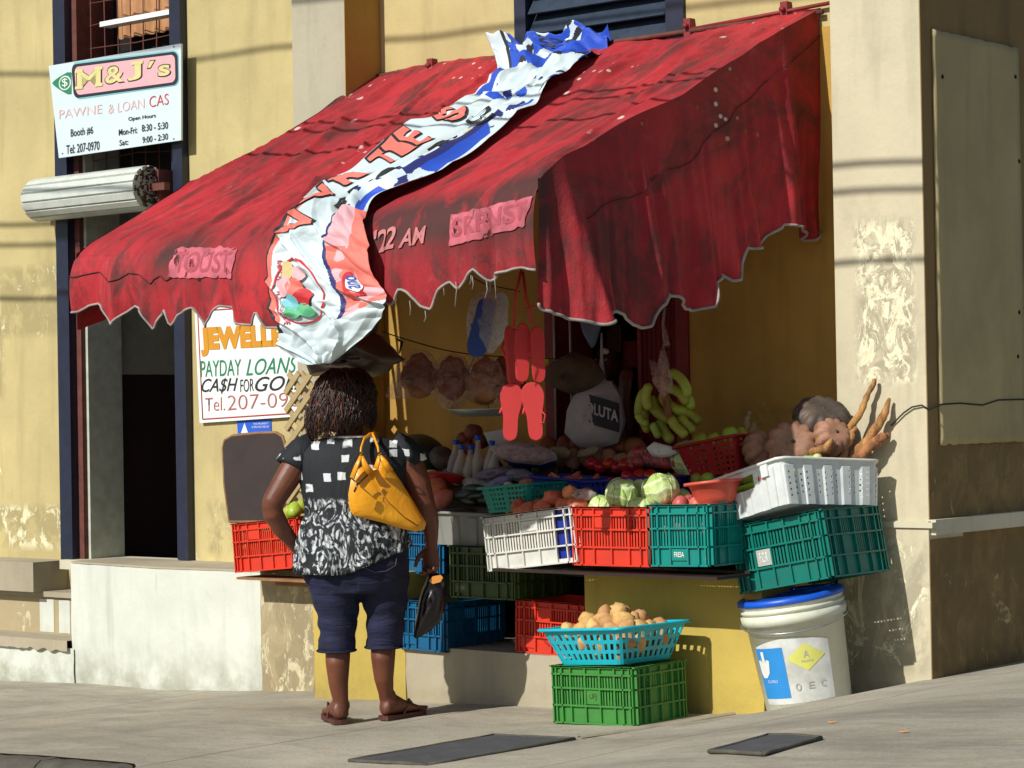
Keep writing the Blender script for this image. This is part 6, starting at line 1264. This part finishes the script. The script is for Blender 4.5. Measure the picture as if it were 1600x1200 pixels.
# torso, neck, head
torso = [(W(556, 912), .19, .14), (W(556, 885), .205, .15), (W(556, 850), .20, .145), (W(554, 815), .19, .13), (W(552, 785), .195, .125), (W(551, 755), .205, .12), (W(552, 725), .225, .12), (W(553, 703), .225, .105), (W(552, 690), .15, .08), (W(548, 682), .075, .065)]
def body_parts():
    f = [lambda m: m.rings([ell(c.x, c.y, c.z, a, b) for c, a, b in torso])]
    f.append(limb([W(548, 700, .0), W(546, 680, .01), W(544, 655, .03)], [.075, .06, .055]))
    hc = W(542, 634, .03)
    f.append(lambda m: m.blob(hc+Vector((0, 0, .012)), (.078, .098, .112), 0, 0, 24, 16))
    f.append(lambda m: m.blob(hc+Vector((.012, .055, -.045)), (.055, .060, .065), 0, 0, 18, 12))      # jaw
    f.append(lambda m: m.tube([hc+Vector((.012, .108, .012)), hc+Vector((.012, .126, -.022)), hc+Vector((.012, .104, -.032))], [.008, .017, .012], 8))   # nose
    for q in (-.014, .014): f.append(lambda m, q=q: m.tube([hc+Vector((-.014+.012, .110, -.055+q*.3)), hc+Vector((.012, .117, -.055+q*.3)), hc+Vector((.026+.012, .106, -.055+q*.3))], [.005, .008, .005], 7))
    for sx in (-1, 1): f.append(lambda m, sx=sx: m.blob(hc+Vector((sx*.08, .01, -.01)), (.012, .022, .034), 0, 0, 10, 8))
    # left arm, hand on hip
    f.append(limb([W(478, 712, .0), W(462, 725, -.02), W(446, 752, -.04), W(428, 782, -.05), W(425, 792, -.045)], [.055, .058, .054, .047, .043]))
    f.append(limb([W(427, 780, -.05), W(428, 800, -.04), W(440, 825, 0.0), W(455, 846, .04), W(462, 858, .06)], [.044, .045, .039, .030, .026]))
    # right arm, hanging
    f.append(limb([W(628, 712, .0), W(640, 730, .0), W(652, 760, 0), W(664, 798, .01), W(668, 812, .015)], [.06, .064, .058, .048, .043]))
    f.append(limb([W(666, 800, .01), W(671, 820, .03), W(673, 840, .04), W(673, 858, .05)], [.045, .040, .031, .026]))
    # legs
    for (tp, kn, cf, cf2, an, sx) in ((W(526, 930), W(528, 1000, .01), W(528, 1035, -.015), W(529, 1068, -.005), W(534, 1108, 0), -1), (W(600, 930, .03), W(598, 1000, .04), W(598, 1030, .02), W(599, 1062, .03), W(603, 1095, .06), 1)):
        f.append(limb([tp, kn, cf, cf2, an, an-Vector((0, 0, .03))], [.072, .056, .052, .042, .029, .030], 18))
    return f
def foot(heel, toe, s=1.):
    d = (toe-heel); d.z = 0; L = d.length; d.normalize(); sd_ = Vector((-d.y, d.x, 0)); out = []
    def f(m):
        rings = []
        for t, hw, h0, h1 in ((-.05, .012, .012, .04), (0, .030, .0, .07), (.12, .036, .0, .09), (.3, .036, .0, .085), (.5, .040, .0, .06), (.72, .046, .0, .040), (.86, .044, .0, .028), (.97, .03, .002, .020)):
            c = heel+d*(t*L); rings.append([Vector((c.x, c.y, heel.z))+sd_*(hw*math.cos(a/16*6.2832))+Vector((0, 0, (h0+h1)/2+(h1-h0)/2*math.sin(a/16*6.2832)+.0)) for a in range(16)])
        m.rings(rings)
        for i in range(5):
            o_ = (-.034+i*.016); p = heel+d*(L*(.84+.02*i*(1 if 0 else -1)*.5))+sd_*o_; p.z = heel.z+.013; m.tube([p, p+d*.045, p+d*.056], [.010+.002*(i == 4), .0095+.002*(i == 4), .006], 8)
    return f
def gl(u, v, y): 
    p = W(u, v, y); w_ = PM[wm.name]@p; return PM[wm.name].inverted()@Vector((w_.x, w_.y, gz(w_.x, w_.y)+.022))
hl, hr = gl(533, 1130, -.03), gl(600, 1122, .04)
tl2, tr2 = hl+Vector((-.06, .225, 0)), hr+Vector((.14, .185, 0))
parts = body_parts()+[foot(hl, tl2), foot(hr, tr2)]
parts.append(limb([W(534, 1100, 0), Vector((hl.x+.0, hl.y+.05, hl.z+.05))], [.037, .036])); parts.append(limb([W(603, 1088, .06), Vector((hr.x+.02, hr.y+.05, hr.z+.05))], [.038, .036]))
hL = lambda m: hand(m, W(462, 858, .06), (.35, .45, -.65), (.1, -.75, -.5), (-.8, -.1, -.5), .25, 1.)
hR = lambda m: hand(m, W(673, 858, .05), (-.02, .1, -1), (-.75, .3, .0), (.3, .75, .1), .85, 1.02)
body = remesh(parts+[hL, hR], .0062, 'body', 'skin', wm, 3)
tag(body)
# eyes and lips on the face turned to the stall
hc = W(542, 634, .03)
for sx in (-1, 1):
    m = MB(); m.blob(hc+Vector((.010+sx*.032, .098, .006)), (.013, .010, .008), 0, 0, 10, 8); m.build('eye', 'c_white', wm); m = MB(); m.blob(hc+Vector((.010+sx*.032, .105, .006)), (.006, .005, .006), 0, 0, 8, 6); m.build('pupil', 'ink', wm)
# blouse
def bf(amp, n_, ph=0): return lambda a: amp*math.sin(n_*a+ph)+amp*.5*math.sin((2*n_+1)*a+ph*2)
def blouse_ring(v, y, rx, ry, amp, n_, tilt=0., du=0, N=120): c = W(553+du, v, y); return ell(c.x, c.y, c.z, rx, ry, N, bf(amp, n_, v*.05), tilt)
rings = []
for v, rx, ry, amp, n_, tilt, du in ((894, .238, .190, .055, 9, -.0, -3), (886, .238, .188, .055, 9, .0, -3), (868, .236, .183, .050, 9, 0, -2), (845, .230, .175, .040, 11, 0, -1), (820, .218, .16, .032, 13, 0, 0), (803, .205, .145, .028, 15, 0, 1), (796, .203, .14, .024, 15, 0, 1), (785, .212, .145, .016, 11, 0, 0), (765, .222, .147, .010, 9, 0, 0), (740, .236, .143, .008, 9, 0, 0), (722, .244, .136, .006, 7, 0, 0), (706, .240, .125, .004, 5, 0, 0), (696, .215, .110, .003, 5, 0, 0), (689, .160, .095, .002, 5, 0, -2), (684, .105, .085, .0, 5, 0, -4)):
    ring = blouse_ring(v, 0, rx, ry, amp, n_, tilt, du)
    if v > 840:  # hem rises to the right
        k = (v-840)/65
        for p in ring: p.z += .14*k*max(0, min(1, (p.x+.05)/.30))
    rings.append(ring)
m = MB(); m.rings(rings, False); bl = m.build('blouse', 'blouse', wm); md = bl.modifiers.new('s', 'SOLIDIFY'); md.thickness = .004; md.offset = 1
for sx, pts, rads in ((-1, [W(492, 694, 0), W(474, 706, 0), W(460, 722, -.01), W(452, 738, -.02)], [(.060), .070, .074, .076]), (1, [W(612, 694, 0), W(630, 706, 0), W(644, 722, .0), W(652, 738, .0)], [.058, .064, .062, .058])):
    m = MB(); m.tube(pts[:3]+[pts[2].lerp(pts[3], .45)], rads, 28, cap=False); sl = m.build('sleeve', 'blouse', wm); md = sl.modifiers.new('s', 'SOLIDIFY'); md.thickness = .004
m = MB(); c = W(549, 683); m.tube([Vector((c.x+.108*math.cos(i*.2618), c.y+.088*math.sin(i*.2618), c.z)) for i in range(25)], .006, 6); m.build('neckline', 'c_white', bl)
# cropped jeans
def pf(m):
    m.rings([ell(W(556, v).x, W(556, v).y, W(556, v).z, rx, ry) for v, rx, ry in ((925, .195, .14), (905, .222, .165), (880, .228, .170), (855, .222, .162), (835, .21, .15))])
def leg(m, P):
    m.rings([ell(p.x, p.y, p.z, rx, ry, 32) for p, rx, ry in P])
lw = [(W(526, 1018, .0), .080, .085), (W(526, 1012, 0), .080, .085), (W(528, 985, 0), .079, .085), (W(527, 960, 0), .088, .095), (W(525, 930, 0), .104, .118), (W(522, 900, 0), .120, .14), (W(521, 880, 0), .122, .145)]
rw = [(W(599, 1015, .035), .078, .083), (W(599, 1009, .035), .078, .083), (W(601, 985, .03), .078, .085), (W(602, 960, .03), .086, .095), (W(600, 930, .02), .102, .115), (W(596, 900, .01), .118, .138), (W(594, 880, 0), .122, .145)]
jn = remesh([pf, lambda m: leg(m, lw), lambda m: leg(m, rw)], .0075, 'cropped_jeans', 'denim', wm, 6)
for tri in jn.data.vertices:
    p = tri.co
    if p.z < .62: p += Vector((p.x-(-.14 if p.x < -.02 else .09), p.y, 0)).normalized()*.004*math.sin(p.z*62+3*noise.noise(Vector((p.x*6, p.y*6, p.z*5)))+ (2 if p.x > 0 else 0))*(1 if p.z > .35 else .2)
for (c, rx, ry) in ((W(526, 1018, 0), .082, .086), (W(599, 1015, .035), .080, .085)):
    m = MB(); m.tube([Vector((c.x+rx*math.cos(i*.2244), c.y+ry*math.sin(i*.2244), c.z+.006)) for i in range(29)], .005, 6); m.build('cuff', 'denim', jn)
M['stitch'] = plain('pale_stitching', sr(96, 92, 120), .8)
m = MB(); 
def buttock(u, v): p = W(u, v); e = ((p.x-W(556, 880).x)/.236); return Vector((p.x, -.172*math.sqrt(max(.05, 1-e*e))-.004, p.z))
m.tube([buttock(u, v) for u, v in ((572, 872), (574, 884), (588, 891), (606, 890), (620, 882), (622, 868))], .0018, 4); m.build('back_pocket_stitching', 'stitch', jn)
# thong sandals
for h_, t_ in ((hl, tl2), (hr, tr2)):
    d = (t_-h_); L = d.length; d.normalize(); s_ = Vector((-d.y, d.x, 0)); pts = [(-.06, .0), (-.04, .028), (.1, .036), (.4, .036), (.75, .050), (1.0, .042), (1.14, .01), (1.14, -.01), (1.0, -.042), (.75, -.046), (.4, -.036), (.1, -.036), (-.04, -.028)]
    m = MB(); P = [h_+d*(a*L)+s_*b for a, b in pts]; n_ = len(P); m.add([p-Vector((0, 0, .018)) for p in P]+[p+Vector((0, 0, .001)) for p in P], [tuple(range(n_-1, -1, -1)), tuple(range(n_, 2*n_))]+[(i, (i+1) % n_, (i+1) % n_+n_, i+n_) for i in range(n_)])
    m.tube([h_+d*(.35*L)+s_*.04+Vector((0, 0, .0)), h_+d*(.55*L)+s_*.03+Vector((0, 0, .06)), h_+d*(.82*L)+Vector((0, 0, .03)), h_+d*(.55*L)-s_*.03+Vector((0, 0, .06)), h_+d*(.35*L)-s_*.04], .005, 6)
    m.build('sandal', plain('red_brown_sandal', sr(84, 44, 34), .6), wm)
# hair: under-cap plus many thin locks
hh = W(540, 628, .015)
def capf(m):
    m.blob(hh+Vector((0, -.008, .02)), (.112, .118, .118), 5, .05, 26, 18, 2.2)
    m.blob(hh+Vector((-.015, -.035, -.05)), (.106, .08, .085), 5, .06, 22, 14, 2.2)
m = MB(); capf(m)
hb = m.build('hair', 'hair', wm)
rh = random.Random(8); m1, m2 = MB(), MB()
for i in range(1500):
    a = rh.uniform(math.pi*.86, math.pi*2.14) if i % 5 else rh.uniform(math.pi*.7, math.pi*2.3); top = rh.uniform(.0, 1.)
    ph0 = R(88-80*top**.8); pts = []; ln = rh.uniform(.75, 1.0); nst = 9
    side = math.cos(a); 
    zend = {True: -.115, False: -.135}[side > .2]-.03*(side < -.2)+rh.uniform(-.04, .025); zend *= ln
    cs = rh.uniform(-.03, .03)
    z0_ = math.sin(ph0)*.125
    for j in range(nst+1):
        t = j/nst; z = lerp(z0_, zend, t**1.05)
        if z > 0: rr_ = math.sqrt(max(0.0, 1-(z/.135)**2))*.118+.004
        else: rr_ = .120+.010*math.sin(-z*16)-.10*max(0, -z-.11)
        rr_ += .013*noise.noise(Vector((i*.31, t*3, 0)))*2; aa = a+cs*t*3+.16*noise.noise(Vector((i*.7, t*2.5, 4)))*2
        bulge = 1+.15*max(0, -side)*t
        pts.append(hh+Vector((rr_*math.cos(aa)*bulge-.018*t, rr_*math.sin(aa)*1.0-.012, z+.018)))
    w_ = rh.uniform(.0014, .0032); (m2 if rh.random() < (.22 if side < .1 else .04) else m1).tube(pts, [w_*(.9 if j < nst else .15)*(1 if j < nst-2 else .6) for j in range(nst+1)], 5)
m1.build('hair_locks', 'hair', wm); m2.build('hair_locks', 'hair2', wm)
# ---------------------------------------------------------------- yellow shoulder bag
YBg = -.21
def WW(u, v, y): return PM[wm.name]@W(u, v, y)
bgc = WW(605, 770, YBg); bag = thing('shoulder_bag', 'bright yellow leather hobo bag hanging from the woman’s right shoulder', 'handbag', bgc)
def bagy(u): return YBg+.02+.0009*(u-560)
out = [(551, 792), (549, 770), (553, 748), (564, 732), (570, 728), (580, 737), (590, 728), (594, 714), (604, 712), (612, 728), (628, 752), (644, 778), (660, 806), (667, 818), (664, 828), (650, 831), (625, 824), (600, 815), (575, 808), (556, 802)]
m = MB(); m.puffy([WW(u, v, bagy(u)) for u, v in out], .075, c=WW(598, 782, bagy(598)), k=10, back=.45, wr=.10, seed=2); fixn(m.build('body', 'leather', bag, world=True))
for seg, r_ in ((((562, 735), (566, 715), (570, 712)), .011), (((598, 716), (594, 706), (592, 714)), .011)):
    pass
m = MB(); m.tube([WW(u, v, y) for u, v, y in ((568, 712, -.19), (568, 700, -.17), (572, 686, -.14), (580, 679, -.10), (588, 680, -.03))], [(.009, .005)]*5, 8); m.tube([WW(u, v, y) for u, v, y in ((596, 712, -.19), (594, 700, -.17), (589, 688, -.14), (584, 679, -.10), (590, 679, -.02))], [(.009, .005)]*5, 8); m.build('strap', 'leather', bag, world=True)
for pts in (((556, 745), (563, 726), (569, 712)), ((584, 738), (576, 726), (570, 712)), ((592, 732), (595, 722), (597, 712)), ((614, 736), (606, 722), (598, 712))):
    m = MB(); m.tube([WW(u, v, -.235) for u, v in pts], [(.016, .006), (.013, .006), (.008, .005)], 8); m.build('strap_tab', 'leather', bag, world=True)
for u, v in ((568, 711), (597, 711)):
    m = MB(); c = WW(u, v, -.20); m.tube([c+Vector((.012*math.cos(i*.524), 0, .012*math.sin(i*.524))) for i in range(13)], .0025, 6); m.build('ring', 'brass', bag, world=True)
m = MB(); c = [WW(u, v, -.275) for u, v in ((566, 752), (560, 766))]; m.tube(c, [(.006, .003)]*2, 6); m.build('zip_pull', 'brass', bag, world=True)
m = MB(); m.tube([WW(u, v, y) for u, v, y in ((556, 746, -.24), (566, 754, -.26), (580, 740, -.25))], .004, 5); m.build('zip_line', 'brass', bag, world=True)
m = MB(); m.tube([WW(u, v, y) for u, v, y in ((596, 760, -.285), (612, 782, -.285), (636, 806, -.26), (656, 820, -.23))], .003, 5); m.build('seam', plain('dark_yellow_seam', sr(170, 108, 20), .5), bag, world=True)
# black carrier bag in the right hand
bb_ = thing('carrier_bag', 'black plastic carrier bag held in the woman’s right hand', 'bag', WW(672, 890, .06))
px = [(664, 912), (668, 902), (674, 896), (684, 900), (694, 912), (697, 930), (694, 955), (688, 975), (672, 990), (650, 1002), (645, 1000), (648, 975), (653, 945), (658, 925)]
m = MB(); m.puffy([WW(u, v, .06) for u, v in px], .05, c=WW(674, 945, .06), k=9, wr=.2, seed=4); m.build('bag_body', 'blackbag', bb_, world=True)
m = MB(); m.tube([WW(666, 884, .06), WW(668, 892, .05), WW(672, 902, .05)], [.004, .006, .014], 7); m.tube([WW(676, 884, .06), WW(678, 892, .05), WW(676, 902, .05)], [.004, .006, .014], 7); m.build('handles', 'blackbag', bb_, world=True)
m = MB(); P = [WW(u, v, -.0+.002*0) for u, v in ((670, 910), (676, 903), (688, 901), (692, 905), (688, 912), (676, 915))]; m.add(P, [tuple(range(6))]); m.build('orange_print', 'orange', bb_, world=True)
# ---------------------------------------------------------------- vendor in the dark opening
vd = thing('person', 'vendor in a dark red shirt, dim inside the shop opening, raising one hand', 'person', (PY(985, 640, .35).x, .38, .55), (0, 0, 0))
vc = PM[vd.name].inverted()
def V(u, v, y): return vc@PY(u, v, y)
hd = V(940, 545, .5); hp = V(968, 606, .05)
vp = [lambda m: m.rings([ell(V(960, 700, .42).x, V(960, 700, .42).y, z, a, b, 28) for z, a, b in ((.0, .17, .12), (.25, .17, .12), (.55, .17, .12), (.75, .19, .12), (.88, .20, .10), (.94, .14, .08), (.97, .06, .05))])]
sc_ = Vector((V(960, 700, .42).x, V(960, 700, .42).y, 0))
vp.append(limb([sc_+Vector((0, 0, .93)), sc_+Vector((0, 0, 1.03))], [.055, .05])); vp.append(lambda m: m.blob(sc_+Vector((0, -.01, 1.12)), (.075, .095, .115), 0, 0, 22, 14)); vp.append(lambda m: m.blob(sc_+Vector((0, -.06, 1.07)), (.052, .05, .06), 0, 0, 16, 10)); vp.append(lambda m: m.tube([sc_+Vector((0, -.10, 1.13)), sc_+Vector((0, -.125, 1.095)), sc_+Vector((0, -.10, 1.085))], [.008, .016, .011], 8))
for sx in (-1, 1): vp.append(lambda m, sx=sx: m.blob(sc_+Vector((sx*.077, 0, 1.11)), (.010, .02, .03), 0, 0, 8, 6))
el = V(985, 690, .10); wr_ = V(978, 622, .04)
vp += [limb([sc_+Vector((.19, 0, .84)), (sc_+Vector((.2, 0, .8))).lerp(el, .6), el], [.052, .046, .040]), limb([el, el.lerp(wr_, .5), wr_], [.042, .036, .026]), limb([sc_+Vector((-.2, 0, .84)), sc_+Vector((-.26, -.02, .6)), sc_+Vector((-.24, -.14, .40)), sc_+Vector((-.15, -.25, .38))], [.05, .042, .036, .026])]
vp.append(lambda m: hand(m, wr_, (.02, -.05, 1), (-.95, 0, .1), (0, 1, 0), .45, 1.)); vp.append(lambda m: hand(m, sc_+Vector((-.15, -.25, .38)), (.8, -.5, -.1), (0, -.3, .9), (-.3, -.8, 0), .5, 1.))
remesh(vp, .008, 'body', 'skin', vd, 3)
m = MB(); m.rings([ell(sc_.x, sc_.y, z, a, b, 40, bf(.01, 7)) for z, a, b in ((-.02, .19, .14), (.25, .185, .135), (.55, .185, .135), (.75, .205, .135), (.88, .212, .115), (.94, .15, .095), (.955, .08, .07))], False)
m.tube([sc_+Vector((.17, 0, .86)), sc_+Vector((.2, -.01, .8)), (sc_+Vector((.2, 0, .8))).lerp(el, .5)], [.062, .062, .060], 18, cap=False); m.tube([sc_+Vector((-.17, 0, .86)), sc_+Vector((-.22, 0, .76)), sc_+Vector((-.255, -.02, .62))], [.062, .06, .056], 18, cap=False)
m.build('shirt', plain('dark_red_shirt', sr(92, 22, 26), .85), vd)
m = MB(); m.blob(sc_+Vector((0, .012, 1.15)), (.086, .098, .105), 3, .1, 20, 12); m.build('hair', 'hair', vd)
for sx in (-1, 1): m = MB(); m.blob(sc_+Vector((sx*.03, -.098, 1.125)), (.011, .008, .007), 0, 0, 10, 8); m.build('eye', 'c_white', vd)
m = MB(); m.tube([sc_+Vector((-.022, -.108, 1.062)), sc_+Vector((0, -.114, 1.060)), sc_+Vector((.022, -.108, 1.062))], [.003, .006, .003], 6); m.build('lips', 'onion', vd)
# ---------------------------------------------------------------- done
for o in list(bpy.data.objects):
    if o.type == 'MESH' and o.parent is None and 'category' not in o and 'kind' not in o: print('UNTAGGED', o.name)
